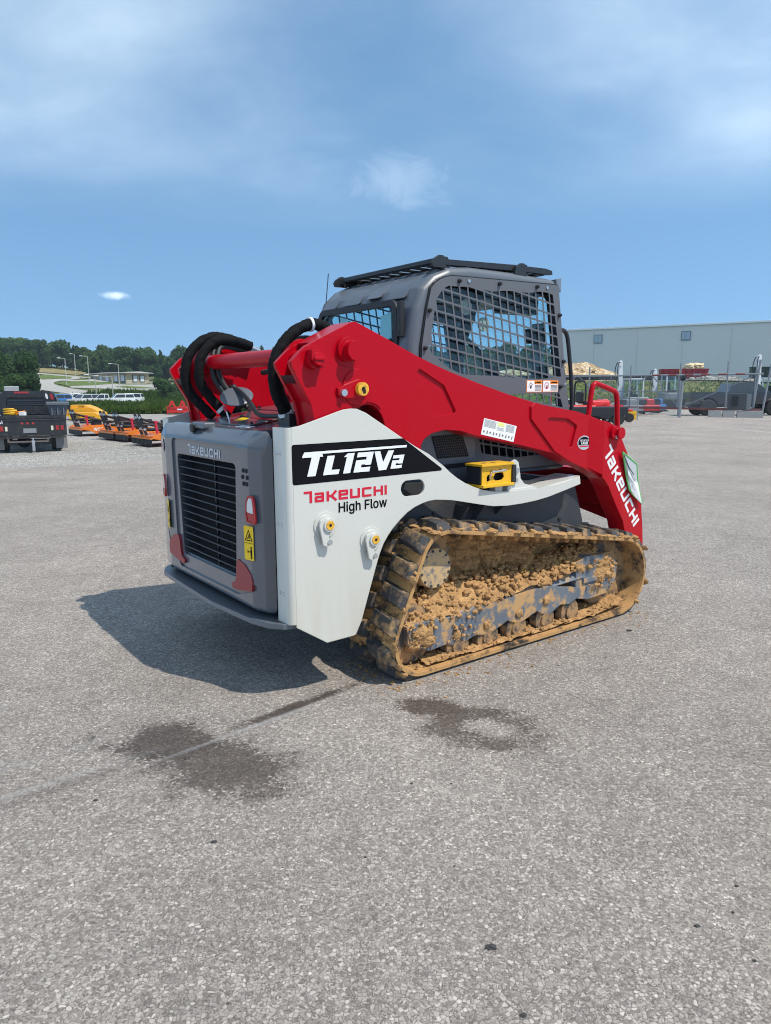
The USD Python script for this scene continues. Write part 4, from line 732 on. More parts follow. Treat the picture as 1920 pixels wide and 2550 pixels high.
for xa, xb, xc, xd in ((-.48, .30, .30, -.36), (.38, 1.42, .92, .38)): obj('side_window', tri(m3.Manifold.hull_points(np.array([(x, y, z) for x, z in ((xa, 1.50), (xb, 1.50), (xc, 1.92), (xd, 1.92)) for y in ((-.955 + (z - 1.45) * .27), (-.90 + (z - 1.45) * .27))]))), CARGLASS, g)
for wx in (-1.9, 2.05):
    for s in (-1, 1):
        q = obj('wheel', tri(hull_balls([(wx + .44 * math.cos(a), s * .88 + dy, .50 + .44 * math.sin(a)) for a in np.linspace(0, 6.28, 24, endpoint=False) for dy in (-.11, .11)], .06, 8)), TYRE, Q, smooth=35); obj('rim', cyl((wx, s * .88 - .185, .50), (wx, s * .88 + .185, .50), .24, 16), BLACKMETAL, q)
obj('frame_rail', bx(0, 0, .62, 5.4, .9, .2), BLACKMETAL, Q); obj('red_shock', cat(cyl((1.55, -.8, .55), (1.45, -.8, 1.05), .05, 8), cyl((1.75, -.8, .55), (1.68, -.8, 1.05), .05, 8)), LAMPRED, Q)
obj('headlight', bx(3.02, -.75, 1.15, .1, .4, .18), LAMPCLEAR, Q)

# mini excavators with raised booms behind the fence
EXW = mat('excavator_white', (.62, .64, .65), .35, coat=.3); EXG = mat('excavator_grey', (.22, .24, .26), .4)
def excavator(label, x, y, ztop, rot, cabdx):
    z0 = float(hgt(x, y)); q = thing('mini_excavator', label, 'excavator', (x, y, z0), rot); h = ztop - z0
    b = obj('boom', cat(ext_xz(Polygon([(-.12, 1.1), (.12, 1.1), (.16, h * .6), (.10, h - .1), (0, h), (-.12, h - .1), (-.14, h * .6)]), -.09, .09), bx(-.05, 0, h - .25, .2, .26, .35)), EXW, q)
    obj('boom_cylinder', cat(cyl((.22, 0, 1.0), (.20, 0, h * .62), .05, 10), cyl((.20, 0, h * .6), (.12, 0, h * .85), .03, 8)), STEEL, b, smooth=30)
    for s in (-1, 1): obj('boom_hose', tube(smooth_path([(-.10, s * .1, h * .5), (-.30 * 1, s * .22, h * .75), (-.22, s * .16, h * .93), (-.05, s * .1, h - .15)], 5), .03, 6), RUBBER, b)
    c0 = obj('cab_frame', cat(*[bx(cabdx + dx, dy, 1.55, .08, .08, 1.5) for dx in (-.5, .5) for dy in (-.5, .5)], bx(cabdx, 0, 2.32, 1.15, 1.15, .10), bx(cabdx, 0, .85, 1.3, 1.2, .3)), EXW, q)
    obj('cab_window', bx(cabdx, 0, 1.6, .98, .98, 1.3), TINTED, c0); obj('cab_seat', cat(bx(cabdx, 0, 1.15, .5, .5, .2), bx(cabdx - .2, 0, 1.5, .12, .5, .6)), BLACK, c0)
    obj('house', rbox(cabdx - .7, cabdx + .9, -.75, .75, .55, 1.05, .1), EXG, q, smooth=30)
    for s in (-1, 1): obj('crawler_track', ext_xz(LineString([(cabdx - .8, .24), (cabdx + .8, .24)]).buffer(.23), s * .62 - .17, s * .62 + .17), RUBBER, q, smooth=30)
    obj('dozer_blade', bx(cabdx + 1.15, 0, .28, .08, 1.4, .36), EXG, q)
excavator('white mini excavator with raised boom, left of the two behind the fence', 16.65, 52.0, 3.45, 5, 1.0); excavator('white mini excavator with shorter raised boom, behind the gate middle', 19.85, 54.0, 2.9, 0, 1.2); excavator('white mini excavator boom rising above the black pickup hood', 25.9, 51.0, 3.75, 10, 1.3)

# red machines at the yard edge
RM = thing('red_ride_mower', 'red ride-on mower with black roll bar behind the loader front', 'mower', (9.05, 33.0, 0), 20)
rmb = obj('mower_body', cat(rbox(-1.0, 1.0, -.55, .55, .45, .80, .1), rbox(.1, 1.1, -.4, .4, .7, 1.0, .1)), REDI, RM, smooth=30)
obj('roll_bar', tube(smooth_path([(-.30, -.42, .7), (-.30, -.42, 1.55), (-.30, -.36, 1.78), (-.30, -.25, 1.84), (-.30, .25, 1.84), (-.30, .36, 1.78), (-.30, .42, 1.55), (-.30, .42, .7)], 5), .045, 8), BLACK, RM, smooth=True)
obj('mower_seat', cat(rbox(-.25, .25, -.25, .25, .85, .97, .04), rbox(-.38, -.24, -.25, .25, .9, 1.38, .05)), BLACK, RM, smooth=30)
obj('mower_deck', cat(rbox(-.9, .9, -1.1, -.5, .2, .45, .06)), BLACK, RM, smooth=30)
for x, y, r_ in ((-.75, .6, .33), (-.75, -.6, .33), (.85, .5, .22), (.85, -.5, .22)): obj('wheel', cyl((x, y - .12, r_), (x, y + .12, r_), r_, 18), TYRE, RM, smooth=30)
TR = thing('black_trailer_deck', 'long black flat trailer bed parked before the red mower', 'trailer', (8.9, 31.2, 0), 3)
obj('bed', cat(bx(0, 0, .68, 2.6, 1.2, .14), bx(0, -.6, .55, 2.6, .05, .3)), BLACK, TR)
for x in (-.9, .9): obj('wheel', cyl((x, -.62, .26), (x, -.45, .26), .26, 18), TYRE, TR, smooth=30)
SP = thing('red_spreader', 'red rounded push machine with small black wheels beside the grab handle', 'spreader', (9.75, 32.6, 0), 0)
obj('hopper', cat(ext_xz(Polygon([(-.30, .75), (.0, .82), (.26, .70), (.30, .45), (.16, .22), (-.12, .24)]).buffer(.04), -.2, .2), bx(-.35, 0, .62, .3, .4, .16)), REDI, SP, smooth=30)
obj('label', bx(-.12, -.245, .66, .22, .01, .06), WHITEINK, SP)
for x in (-.35, .12): q = obj('wheel', cyl((x, -.26, .16), (x, -.14, .16), .16, 18), TYRE, SP, smooth=30); obj('rim', cyl((x, -.268, .16), (x, -.13, .16), .07, 12), RIM, q)
S2 = thing('red_tow_mower', 'low red tow-behind mower on small wheels left of the yellow banner', 'mower', (10.75, 33.6, 0), 0)
obj('deck', cat(rbox(-.75, .55, -.4, .4, .48, .58, .03), ext_xz(Polygon([(-.5, .56), (.3, .56), (.1, .78), (-.3, .74)]), -.2, .2)), REDI, S2); obj('frame', cat(bx(-.3, 0, .40, .1, .1, .3), bx(.5, -.1, .62, .7, .06, .05), bx(-.1, 0, .30, .06, .06, .2)), EXG, S2)
for x in (-.45, .42): obj('wheel', cyl((x, -.36, .20), (x, -.20, .20), .20, 18), TYRE, S2, smooth=30)
YP = thing('yellow_banner', 'yellow cloth banner in a dark frame at the gate end', 'banner', (11.85, 35.0, 0), -4)
obj('cloth', cat(bx(-.02, 0, .24, .48, .03, .42), bx(.05, -.02, .36, .3, .02, .10, ry=.2)), YELLOW, YP); obj('frame', cat(cyl((.27, 0, -.05), (.27, 0, 1.35), .025, 8), cyl((-.30, 0, .47), (.27, 0, .47), .02, 8), cyl((-.30, 0, -.02), (-.30, 0, .47), .015, 8)), EXG, YP)
RS = thing('red_steel_rack', 'dark red upright steel rack behind the cab grab rail', 'rack', (7.55, 32.4, 0), 0)
obj('frame', cat(bx(-.2, 0, 1.0, .08, .08, 2.0), bx(.15, 0, .9, .08, .08, 1.8, ry=-.08), bx(0, 0, 1.5, .4, .06, .06), bx(0, 0, .6, .4, .06, .06)), REDI, RS); obj('blue_tarp', bx(.25, -.1, .75, .3, .2, .2), PBLUE, RS)
for k, (x, y, c, lab, w_) in enumerate([(14.2, 47.5, REDI, 'red tractor attachment on the ground behind the gate, left part', 1.4), (17.0, 47.0, REDI, 'dark red attachment under the right excavator', 1.2), (15.6, 46.5, EXG, 'grey attachment on the ground behind the gate bottom rail', 1.6), (18.2, 48.6, PBLUE, 'small blue machine behind the chain-link', .7), (12.4, 49.0, PW, 'pale round covered machine behind the fence', 1.2)]):
    q = thing('yard_attachment', lab, 'attachment', (x, y, float(hgt(x, y))), 10 * k)
    obj('body', cat(rbox(-w_ / 2, w_ / 2, -.4, .4, .2, .62, .08), rbox(-w_ * .3, w_ * .2, -.3, .3, .55, 1.0, .1)), c, q, smooth=30); obj('frame', cat(bx(0, -.42, .2, w_ * 1.1, .08, .1), bx(-w_ * .4, 0, .5, .08, .7, .9)), BLACKMETAL, q)
# loose pebbles on the asphalt
pb = []
for (x, y, r_) in [(.30, 1.85, .010), (-.62, 2.35, .007), (.93, 1.93, .006), (.35, 1.62, .006), (-1.15, 2.62, .006), (1.55, 2.6, .007), (1.62, 4.6, .012), (.62, 1.5, .005)]: pb.append(blob(r_, (x, y, r_ * .3), int(r_ * 1e4) + int(x * 10), .9, 2, (1.5, 1, .55), 2.2))
for i in range(130): r_ = float(rg.uniform(.002, .005)); pb.append(blob(r_, (float(rg.uniform(-3, 4)), float(rg.uniform(1.2, 8)), r_ * .3), i, .8, 1, (1.3, 1, .6), 2.0))
mc = []
_c, _s = math.cos(math.radians(90 - 53.2)), math.sin(math.radians(90 - 53.2))
for i in range(420):      # crumbs of mud dropped along the track
    lx, ly = float(rg.uniform(-.25, 2.0)), -1.0 - float(rg.exponential(.05)) if i % 3 else float(rg.uniform(-1.05, -.5))
    if i % 3 == 0: lx = -.2 - float(rg.exponential(.06))
    r_ = .0018 + .006 * float(rg.random()) ** 3; mc.append(blob(r_, (-.359 + lx * _c - ly * _s, 4.633 + lx * _s + ly * _c, r_ * .35), i, .8, 1, (1.2, 1, .7), 2.0))
obj('mud_crumbs', cat(mc), MUD, smooth=True, label='crumbs of dried tan mud dropped beside the loader track', category='mud crumbs', kind='stuff')
obj('loose_pebbles', cat(pb), mat('dark_pebble', (.05, .048, .046), .8, var=.5, var_scale=2., world=True), smooth=True, label='dark loose pebbles scattered on the asphalt', category='pebbles', kind='stuff')

# ---------------------------------------------------------------- the compact track loader (x forward, y left, z up)
LOADER_AT, LOADER_ROT = (-0.359, 4.633, 0.0), 90 - 53.2
L = thing('track_loader', 'red, white and grey compact track loader with muddy rubber tracks and mesh cab guard', 'track loader', LOADER_AT, LOADER_ROT)
def both(fn):                       # right side and its mirror
    return fn(-1), fn(1)

# the wordmark: square strokes in a box of height 1
def strokes(lines, w): return unary_union([LineString(q).buffer(w / 2, cap_style=2, join_style=1) for q in lines])
def wordmark():
    w = .2; h = w / 2; G = []; x = 0
    def add(lines, adv):
        nonlocal x
        G.append(affinity.translate(strokes(lines, w), x, 0)); x += adv
    add([[(0, 1.0 - h), (.62, 1.0 - h)], [(.52, 1.0), (.52, 0)]], .82)
    add([[(.02, .82 - h), (.62, .82 - h), (.62, 0)], [(.62, .43), (.1, .43), (.1, h), (.62, h)]], .92)
    add([[(.1, 0), (.1, .85)], [(.16, .42), (.42, .42), (.78, .84)], [(.38, .42), (.78, .01)]], .96)
    add([[(.1, .44), (.68, .44), (.68, .84 - h), (.1, .84 - h), (.1, h), (.76, h)]], .94)
    add([[(.1, .85), (.1, h), (.72, h), (.72, .85)]], 1.0)
    add([[(.8, .85 - h), (.1, .85 - h), (.1, h), (.8, h)]], .98)
    add([[(.1, 0), (.1, .85)], [(.1, .44), (.72, .44)], [(.72, 0), (.72, .85)]], .96)
    add([[(.1, 0), (.1, .85)]], .2)
    return G, x
WG, WLEN = wordmark()
def wordmark_mesh(length, height, depth=.001):
    g = affinity.scale(unary_union(WG), length / WLEN, height, origin=(0, 0)); return extrude(g, depth)

# ---- tracks
def track(side, parts=True):
    c = [((-.03, .222), .207), ((.135, .635), .19), ((1.775, .292), .277)]
    outer = unary_union([Point(*p).buffer(r, quad_segs=40) for p, r in c]).convex_hull
    inner = outer.buffer(-.028)
    y0, y1 = -.99, -.54
    ring = outer.difference(inner)
    core = outer.buffer(-.011).difference(outer.buffer(-.017))
    m = ext_xz(ring, y0 + .012, y1 - .012); lip = ext_xz(outer.buffer(-.003).difference(inner.buffer(.004)), y0, y1)
    body = cat(m, lip)
    belt = obj('track_belt', body if side < 0 else flipy(body), TRACK, L, smooth=35)
    ex = np.array(outer.exterior.coords)[:-1]; ln = LineString(outer.exterior.coords); Lg = ln.length; N = 34; lugs = []
    sgn = 1 if outer.exterior.is_ccw else -1
    for i in range(N):
        for row in (0, 1):
            s = (i + .5 * row) * Lg / N
            a, b = np.array(ln.interpolate(s).coords[0]), np.array(ln.interpolate((s + .01) % Lg).coords[0])
            t = (b - a) / np.linalg.norm(b - a); nrm = np.array([t[1], -t[0]]) * sgn
            h = .038; k = 1.0
            if nrm[1] < -.93 and a[1] < .03: k = .35
            ya, yb = (y0 + .004, y0 + .225) if row == 0 else (y1 - .225, y1 - .004)
            wob = RNG.uniform(-.004, .004)
            P = []
            for yy, sk in ((ya, 0), ((ya + yb) / 2, .018), (yb, .03)):
                sk = sk if row == 0 else .03 - sk
                for d, hh in ((-.054, -.004), (.054, -.004), (.037 + wob, h * k), (-.037 + wob, h * k)):
                    q = a + t * (d + sk) + nrm * (hh + (0.006 * k if hh > 0 and yy not in (ya, yb) else 0)); P.append((q[0], yy + (0 if hh < 0 else (.022 if yy == ya else -.022 if yy == yb else 0)), q[1]))
            v = np.array(P)
            mm = tri(m3.Manifold.hull_points(v)) 
            lugs.append(mm if side < 0 else flipy(mm))
    if parts:
        tm_ = []
        for i in range(N * 2):
            for row in (0, 1):
                s = (i + .5 + .5 * row) * Lg / N / 1.0 if False else (i * .5 + .25 + .5 * row) * Lg / N
                a = np.array(ln.interpolate(s % Lg).coords[0]); b = np.array(ln.interpolate((s + .01) % Lg).coords[0]); t = (b - a) / np.linalg.norm(b - a); nrm = np.array([t[1], -t[0]]) * sgn
                if a[1] < .05: continue
                top_run = nrm[1] > .8
                for kk in range(4 if top_run else 2):
                    yy = (RNG.uniform(-.985, -.80) if row == 0 else RNG.uniform(-.76, -.56)); rr = RNG.uniform(.022, .045)
                    tm_.append(blob(rr, (a[0] + nrm[0] * .003 + t[0] * RNG.uniform(-.02, .02), yy, a[1] + nrm[1] * .003 + t[1] * RNG.uniform(-.02, .02)), i * 7 + kk, .5, 2, (1 - .76 * abs(nrm[0]), 1.3, 1 - .76 * abs(nrm[1])), 2.6))
        obj('tread_mud', cat(tm_), MUD, belt, smooth=True, kind='stuff')
        for q in lugs: obj('lug', q, LUG, belt)
        teeth = []
        li = LineString(inner.exterior.coords)
        for i in range(52):
            s = i * li.length / 52; a, b = np.array(li.interpolate(s).coords[0]), np.array(li.interpolate((s + .01) % li.length).coords[0])
            t = (b - a) / np.linalg.norm(b - a); nrm = -np.array([t[1], -t[0]]) * (1 if inner.exterior.is_ccw else -1)
            v = [(*(a + t * d + nrm * hh), yy) for d, hh in ((-.03, -.004), (.03, -.004), (.014, .045), (-.014, .045)) for yy in (-.84, -.78)]
            obj('drive_tooth', tri(m3.Manifold.hull_points(np.array([(p[0], p[2], p[1]) for p in v]))), TRACK, belt)
    else: obj('tread', cat(lugs), LUG, belt)
    return outer
OUT = track(-1); track(1, False)

# ---- undercarriage on the visible side
scal = [(.155, .105), (.165, .283), (.30, .300), (.59, .309), (1.066, .334), (1.25, .30), (1.386, .252)]
face = Polygon([(-.075, .205), (-.105, .295), (.0, .30), (.165, .283), (.59, .312), (1.066, .332), (1.39, .262), (1.385, .20), (1.29, .168), (1.20, .18), (1.07, .125), (.97, .18), (.80, .128), (.70, .172), (.54, .115), (.42, .135), (.29, .10), (.20, .13), (.06, .12), (-.03, .158)]).buffer(.012).buffer(-.012)
front = Polygon([(1.36, .25), (1.36, .43), (1.46, .47), (1.66, .455), (1.76, .43), (1.81, .36), (1.80, .25), (1.70, .17), (1.50, .16), (1.36, .19)]).buffer(-.03).buffer(.03)
fr = [ext_xz(face, -.925, -.60)]
slope = m3.Manifold.hull_points(np.array([(x, y, z) for x, z0, z1 in ((.10, .28, .385), (1.45, .325, .43)) for y, z in ((-.922, z0), (-.82, z1), (-.60, z1), (-.60, z0))]))
fr.append(tri(slope)); fr.append(ext_xz(front, -.915, -.62))
fr.append(bx(1.58, -.917, .30, .30, .02, .03)); fr.append(bx(.02, -.86, .24, .22, .12, .12))
under = obj('undercarriage_frame', cat(fr), UNDER, L, smooth=30)
for x, z in ((.292, .098), (.54, .098), (.791, .102), (1.06, .106), (1.31, .108)):
    a = obj('roller', cat(cyl((x, -.915, z), (x, -.86, z), .088, 24), cyl((x, -.70, z), (x, -.64, z), .088, 24), cyl((x, -.86, z), (x, -.70, z), .05, 16)), ROLLER, under, smooth=35)
    obj('roller_cap', cat(cyl((x, -.926, z), (x, -.914, z), .045, 16)), ROLLER, a, smooth=35)
prof = [(.06, -.09), (.10, -.085), (.235, -.075), (.25, -.06), (.25, -.02), (.22, 0), (.25, .02), (.25, .06), (.235, .075), (.10, .085), (.06, .09)]
def wheel_rev(prof, x, y, z):
    m = trimesh.creation.revolve([(r, h) for r, h in prof], sections=40); return place(m, (x, y, z), (1, 0, 0), (0, 0, 1)) 
obj('front_idler', cat(wheel_rev([(0.0, -.09)] + prof + [(0.0, .09)], 1.775, -.765, .292)), ROLLER, under, smooth=35)
obj('rear_idler', cat(wheel_rev([(0.0, -.09)] + [(r * .70, h) for r, h in prof] + [(0.0, .09)], -.03, -.80, .222)), ROLLER, under, smooth=35)
sp = [(.165 * math.cos(a) * k, .165 * math.sin(a) * k) for i in range(30) for a, k in ((2 * math.pi * i / 30, 1.0 if i % 2 else .88),)]
spk = obj('drive_sprocket', cat(place(extrude(sp, .05), (.135, -.78, .635), (1, 0, 0), (0, 0, 1)), cyl((.135, -.845, .60), (.135, -.60, .60), .125, 32)), ROLLER, under, smooth=30)
hubc = (.150, .580)
obj('hub_cover', cat(tri(hull_balls([(hubc[0] + .112 * math.cos(a), y, hubc[1] + .112 * math.sin(a)) for a in np.linspace(0, 2 * np.pi, 40, endpoint=False) for y in (-.868, -.80)], .006, 8))), HUB, spk, smooth=35)
for i in range(12):
    a = 2 * math.pi * i / 12 + .2
    obj('hub_bolt', cyl((hubc[0] + .104 * math.cos(a), -.879, hubc[1] + .104 * math.sin(a)), (hubc[0] + .104 * math.cos(a), -.872, hubc[1] + .104 * math.sin(a)), .0085, 6), CHASSIS, spk)
for x, z in ((.27, .175), (.52, .185), (.80, .20), (1.05, .235)):
    obj('mud_caked_bolt', blob(.028, (x, -.93, z), int(x * 100), .4, 2, (1, .55, 1)), MUD, under, smooth=True)
obj('yellow_label', ext_xz(Polygon([(.905, .395), (.955, .405), (.955, .43), (.93, .45), (.905, .435)]), -.838, -.834), YSTICK, under)

# ---- mud caked in the undercarriage and on the track floor
def mud_sheet(poly_fn, u, v, seed, amp, nrm, f=9., fall=0.0):
    U_, V_ = np.meshgrid(u, v); P = poly_fn(U_, V_); q = P.reshape(-1, 3)
    if fall:
        e = np.minimum(np.minimum(U_, 1 - U_), np.minimum(V_, 1 - V_)).reshape(-1) + (meshkit.fbm(q * 22, 3, seed + 9) - .5) * .5
        q = q - np.asarray(nrm) * (fall * np.clip(1 - e / .28, 0, 1.6))[:, None]
    d = (meshkit.fbm(q * f, 5, seed) - .5) * 2
    d2 = np.abs(meshkit.noise(q * 26, seed + 3) - .5) * 2
    q = q + np.asarray(nrm) * (amp * d + amp * .45 * d2)[:, None]
    nx = len(u); idx = np.arange((len(v) - 1) * nx).reshape(-1, nx)[:, :-1].ravel()
    return trimesh.Trimesh(q, np.vstack([np.column_stack([idx, idx + 1, idx + nx + 1]), np.column_stack([idx, idx + nx + 1, idx + nx])]), process=False)
mud = []
def top_of(x): return np.interp(x, [-.1, .1, .3, 1.5, 1.8], [.60, .72, .735, .57, .50]) 
mud.append(mud_sheet(lambda a, b: np.stack([a, np.full_like(a, -.735), .22 + (top_of(a) - .22) * b], -1), np.linspace(-.06, 1.70, 260), np.linspace(0, 1, 90), 11, .095, (0, -1, 0), 12.))
# the heap on the sloping top of the beam
def heap(a, b):
    y = -.915 + .17 * b; z0 = np.interp(a, [-.1, .1, .55, 1.05, 1.5, 1.8], [.28, .285, .31, .34, .38, .36]); top = np.interp(a, [-.1, .0, .25, .6, 1.0, 1.3, 1.6, 1.8], [.10, .15, .17, .14, .10, .13, .14, .05])
    ragged = (meshkit.noise(np.stack([a * 11, a * 3, a * 0], -1), 4) - .35) * .05
    return np.stack([a, y, z0 - .01 + ragged * (1 - b) + top * np.sin(np.minimum(b * 1.25, 1) * np.pi / 2)], -1)
mud.append(mud_sheet(heap, np.linspace(-.08, 1.80, 200), np.linspace(0, 1, 26), 23, .026, (0, -.6, .8), 14.))
mud.append(mud_sheet(lambda a, b: np.stack([a, -.965 + .36 * b, .058 + .02 * b + .05 * np.clip((a - 1.45) / .4, 0, 1) ** 2 + 0 * a], -1), np.linspace(.02, 1.85, 190), np.linspace(0, 1, 30), 31, .020, (0, 0, 1), 16.))
# packed on the rear and front ends of the frame
mud.append(mud_sheet(lambda a, b: np.stack([-.09 + .22 * a, -.930 - .014 * np.sin(np.pi * a), .135 + .16 * b], -1), np.linspace(0, 1, 60), np.linspace(0, 1, 48), 41, .022, (0, -1, 0), 16., .03))
mud.append(mud_sheet(lambda a, b: np.stack([1.50 + .30 * a, -.918 - .012 * np.sin(np.pi * a), .24 + .22 * b], -1), np.linspace(0, 1, 80), np.linspace(0, 1, 56), 43, .024, (0, -1, 0), 16., .03))
mudobj = obj('caked_mud', cat(mud), MUD, L, smooth=True, kind='stuff', label='clumps of tan mud caked in the undercarriage')
clods = []
for i in range(1500):
    k = RNG.random(); x = RNG.uniform(-.06, 1.80); r = (.0045 + .013 * RNG.random() ** 2.2) * (1.25 if k < .5 else .8)
    if k < .55:
        y = RNG.uniform(-.925, -.76); z = float(heap(np.array([x]), np.array([(y + .915) / .17]))[0, 2]) + r * .5 + RNG.uniform(0, .02)
    elif k < .80: y = RNG.uniform(-.97, -.75); z = .062 + r * .5 + .05 * max(0, (x - 1.45) / .4) ** 2
    elif k < .93: y = -.735 - RNG.uniform(.02, .07); z = RNG.uniform(.35, max(.4, float(top_of(x)) - .04))
    else: x = RNG.choice([RNG.uniform(-.10, .12), RNG.uniform(1.45, 1.78), RNG.uniform(.2, .45)]); y = -.935; z = RNG.uniform(.14, .30) if x < .6 else RNG.uniform(.22, .44)
    clods.append(blob(r, (x, y, z), i, .95, 1, (1.15, .9, .8), 2.4))
# smears on the flanks of the belt rim and between lugs
for i in range(320):
    s = RNG.uniform(0, OUT.exterior.length); a = np.array(OUT.exterior.interpolate(s).coords[0]); b = np.array(OUT.exterior.interpolate(s + .01).coords[0]); t = (b - a) / .01; nn = np.array([t[1], -t[0]]) * (1 if OUT.exterior.is_ccw else -1)
    if a[1] < .05: continue
    off = RNG.uniform(-.002, .012); r = RNG.uniform(.008, .022); clods.append(blob(r, (a[0] + nn[0] * off, RNG.choice([RNG.uniform(-.985, -.76), RNG.uniform(-.78, -.6)]), a[1] + nn[1] * off), i + 900, .5, 1, (1, 1.3, 1)))
obj('mud_clods', cat(clods), MUD, L, smooth=True, kind='stuff', label='loose clods of tan mud stuck on the track')

# ---- chassis, skirt, belly
ch = [ext_xz(Polygon([(-.74, .44), (-.30, .42), (.0, .34), (1.55, .34), (1.62, .50), (1.60, .96), (-.2, 1.16), (-.74, 1.30)]), -.52, .52)]
chassis = obj('chassis', cat(ch), CHASSIS, L)
def skirt(s):
    g = Polygon([(-.20, 1.0), (-.02, .78), (.12, .80), (1.10, .60), (1.64, .600), (1.675, .66), (1.575, .92), (1.46, .97), (-.2, 1.08)])
    m = [ext_xz(g, -.705, -.69), bx(.9, -.62, .93, 1.4, .16, .02)]
    for x, h in ((.455, .17), (.60, .15), (.80, .10)):
        m.append(tri(m3.Manifold.hull_points(np.array([(x + dx, y, z) for dx in (-.006, .006) for y, z in ((-.705, .90), (-.82, .90), (-.705, .90 - h))]))))
    mm = cat(m); p = obj('side_skirt', mm if s < 0 else flipy(mm), CHASSIS, L)
    if s < 0:
        for x, z in ((.28, .865), (1.42, .70)): obj('skirt_bolt', cyl((x, -.715, z), (x, -.704, z), .012, 8), BLACKMETAL, p)
both(skirt)

# ---- rear hood (tailgate) with grille
hp = []
for s in (-1, 1):
    e = .678 if s < 0 else .735
    for z in (.485, 1.30): hp += [(-.815, s * .575, z), (-.790, s * (e - .022), z)]
    for z in (.485, 1.335): hp += [(-.765, s * e, z), (-.74, s * e, z)]
    hp += [(-.775, s * .55, 1.345), (-.765, s * (e - .022), 1.352), (-.72, s * .60, 1.352), (-.68, s * .60, 1.352), (-.81, s * .5, 1.31), (-.68, s * .60, .485)]
hood = hull_balls(hp, .042, 20)
gr_open = rpoly2([(-.413, 1.21), (.413, 1.21), (.372, .585), (-.372, .585)], .03)
hood = hood - man(ext_yz(gr_open, -1.0, -.74)) - man(bx(-.685, .72, .9, .20, .24, 1.2)) - man(bx(-.685, -.72, .9, .20, .24, 1.2))
panel_in = rpoly2([(-.47, 1.305), (.47, 1.305), (.45, .62), (.33, .525), (-.33, .525), (-.45, .62)], .04)
hood = hood - man(ext_yz(panel_in, -1.0, -.846))
# swept channel under the grille and the light recesses
chan = LineString([(-.60, .575), (-.40, .515), (.40, .515), (.60, .66), (.62, .72)]).buffer(.016)
hood = hood - man(ext_yz(chan, -1.0, -.846))
tail = obj('rear_hood', tri(hood), GLOSSGREY, L, smooth=28)
obj('grille_back', ext_yz(gr_open.buffer(-.002), -.758, -.744), VOID, tail)
for i in range(13):
    z = 1.172 - i * .0452; hw = np.interp(z, [.585, 1.21], [.372, .413]) + .005
    obj('grille_slat', bx(-.822, 0, z, .034, 2 * hw, .006, ry=.22), CHASSIS, tail)
obj('grille_strut', bx(-.805, -.06, .89, .012, .012, .62), BLACKMETAL, tail)
obj('grille_sill', bx(-.80, 0, .588, .06, .74, .012), GLOSSGREY, tail)
WL = .455
obj('wordmark_lettering', place(wordmark_mesh(WL, .058), (-.8475, .228, 1.222), (0, -1, 0), (0, 0, 1)), SILVERINK, tail, label='silver wordmark on the rear hood')
def on_corner(s, y, z):            # a frame on the chamfered rear corner of the hood
    o = np.array([-.838, s * y, z]); return o
CH_U = np.array([.10, -.13, 0.0]); CH_U /= np.linalg.norm(CH_U)
def corner_place(m, s, y, z):      # flat piece drawn in (right, up), laid on the rear corner; s = -1 right corner
    k = abs(y) - .55; ang = .21
    u = np.array([math.sin(ang), -math.cos(ang), 0]) if s < 0 else np.array([-math.sin(ang), -math.cos(ang), 0])
    x = -.8585 + max(0, (abs(y) - .585)) * math.tan(ang)
    return place(m, (x - .004, s * abs(y), z), u, (0, 0, 1))
for s in (-1, 1):
    rim = affinity.scale(rpoly2([(-.012, .080), (.030, .078), (.040, .02), (.046, -.062), (.040, -.078), (-.030, -.070), (-.040, -.02), (-.034, .045)], .010), .86, .9, origin=(0, 0))
    if s > 0: rim = affinity.scale(rim, -1, 1, origin=(0, 0))
    q = obj('tail_light', corner_place(extrude(rim.buffer(-.008), .010), s, .605, .990), LAMPRED, tail)
    obj('light_surround', corner_place(extrude(rim.buffer(.003).difference(rim.buffer(-.007)), .013), s, .605, .990), LAMPRED, q)
    obj('clear_lens', corner_place(extrude(affinity.scale(rim, .8, .62, origin=(0, .07)).intersection(rim.buffer(-.010)), .0125), s, .605, .990), LAMPCLEAR, q)
    st = obj('warning_sticker', corner_place(extrude(rpoly([(-.038, .09), (.038, .09), (.038, -.09), (-.038, -.09)], .004), .001), s, .572, .812), YSTICK, tail)
    triag = Polygon([(0, .072), (-.031, .012), (.031, .012)])
    ink = [extrude(triag.difference(triag.buffer(-.0045)), .002), extrude(LineString([(-.012, .024), (-.002, .030), (.004, .046), (.010, .024)]).buffer(.0025), .002), extrude(sbox(-.037, -.001, .037, .001), .002),
           extrude(unary_union([Point(.018, -.022).buffer(.006), sbox(.012, -.062, .024, -.03), sbox(.013, -.082, .017, -.06), sbox(.019, -.082, .023, -.06), sbox(-.008, -.047, .012, -.043), sbox(-.012, -.052, -.006, -.038)]), .002)]
    obj('pictogram', corner_place(cat(ink), s, .572, .812), INK, st)
    rf = Polygon([(-.425, .700), (-.405, .665), (-.398, .60), (-.385, .566), (-.338, .553), (-.345, .530), (-.375, .522), (-.585, .555), (-.592, .61), (-.576, .645), (-.51, .685)])
    rf = rf.buffer(-.006).buffer(.006); rf = affinity.scale(rf, s * -1, 1, origin=(0, 0)) if s > 0 else rf
    obj('reflector', ext_yz(rf, -.862, -.840), REFLECT, tail)
for dx, dz in ((-.017, .034), (.017, .034), (-.026, 0), (.026, 0), (-.017, -.034), (.017, -.034)):
    obj('vent_hole', place(extrude(Point(0, 0).buffer(.0115), .002), (-.8595, -.545 - dx, 1.152 + dz), (0, -1, 0), (0, 0, 1)), VOID, tail)
bd = obj('round_badge', place(extrude(Point(0, 0).buffer(.040), .001), (-.846, .655, 1.245), (-.21, -.97, 0), (0, 0, 1)), WHITEINK, tail)
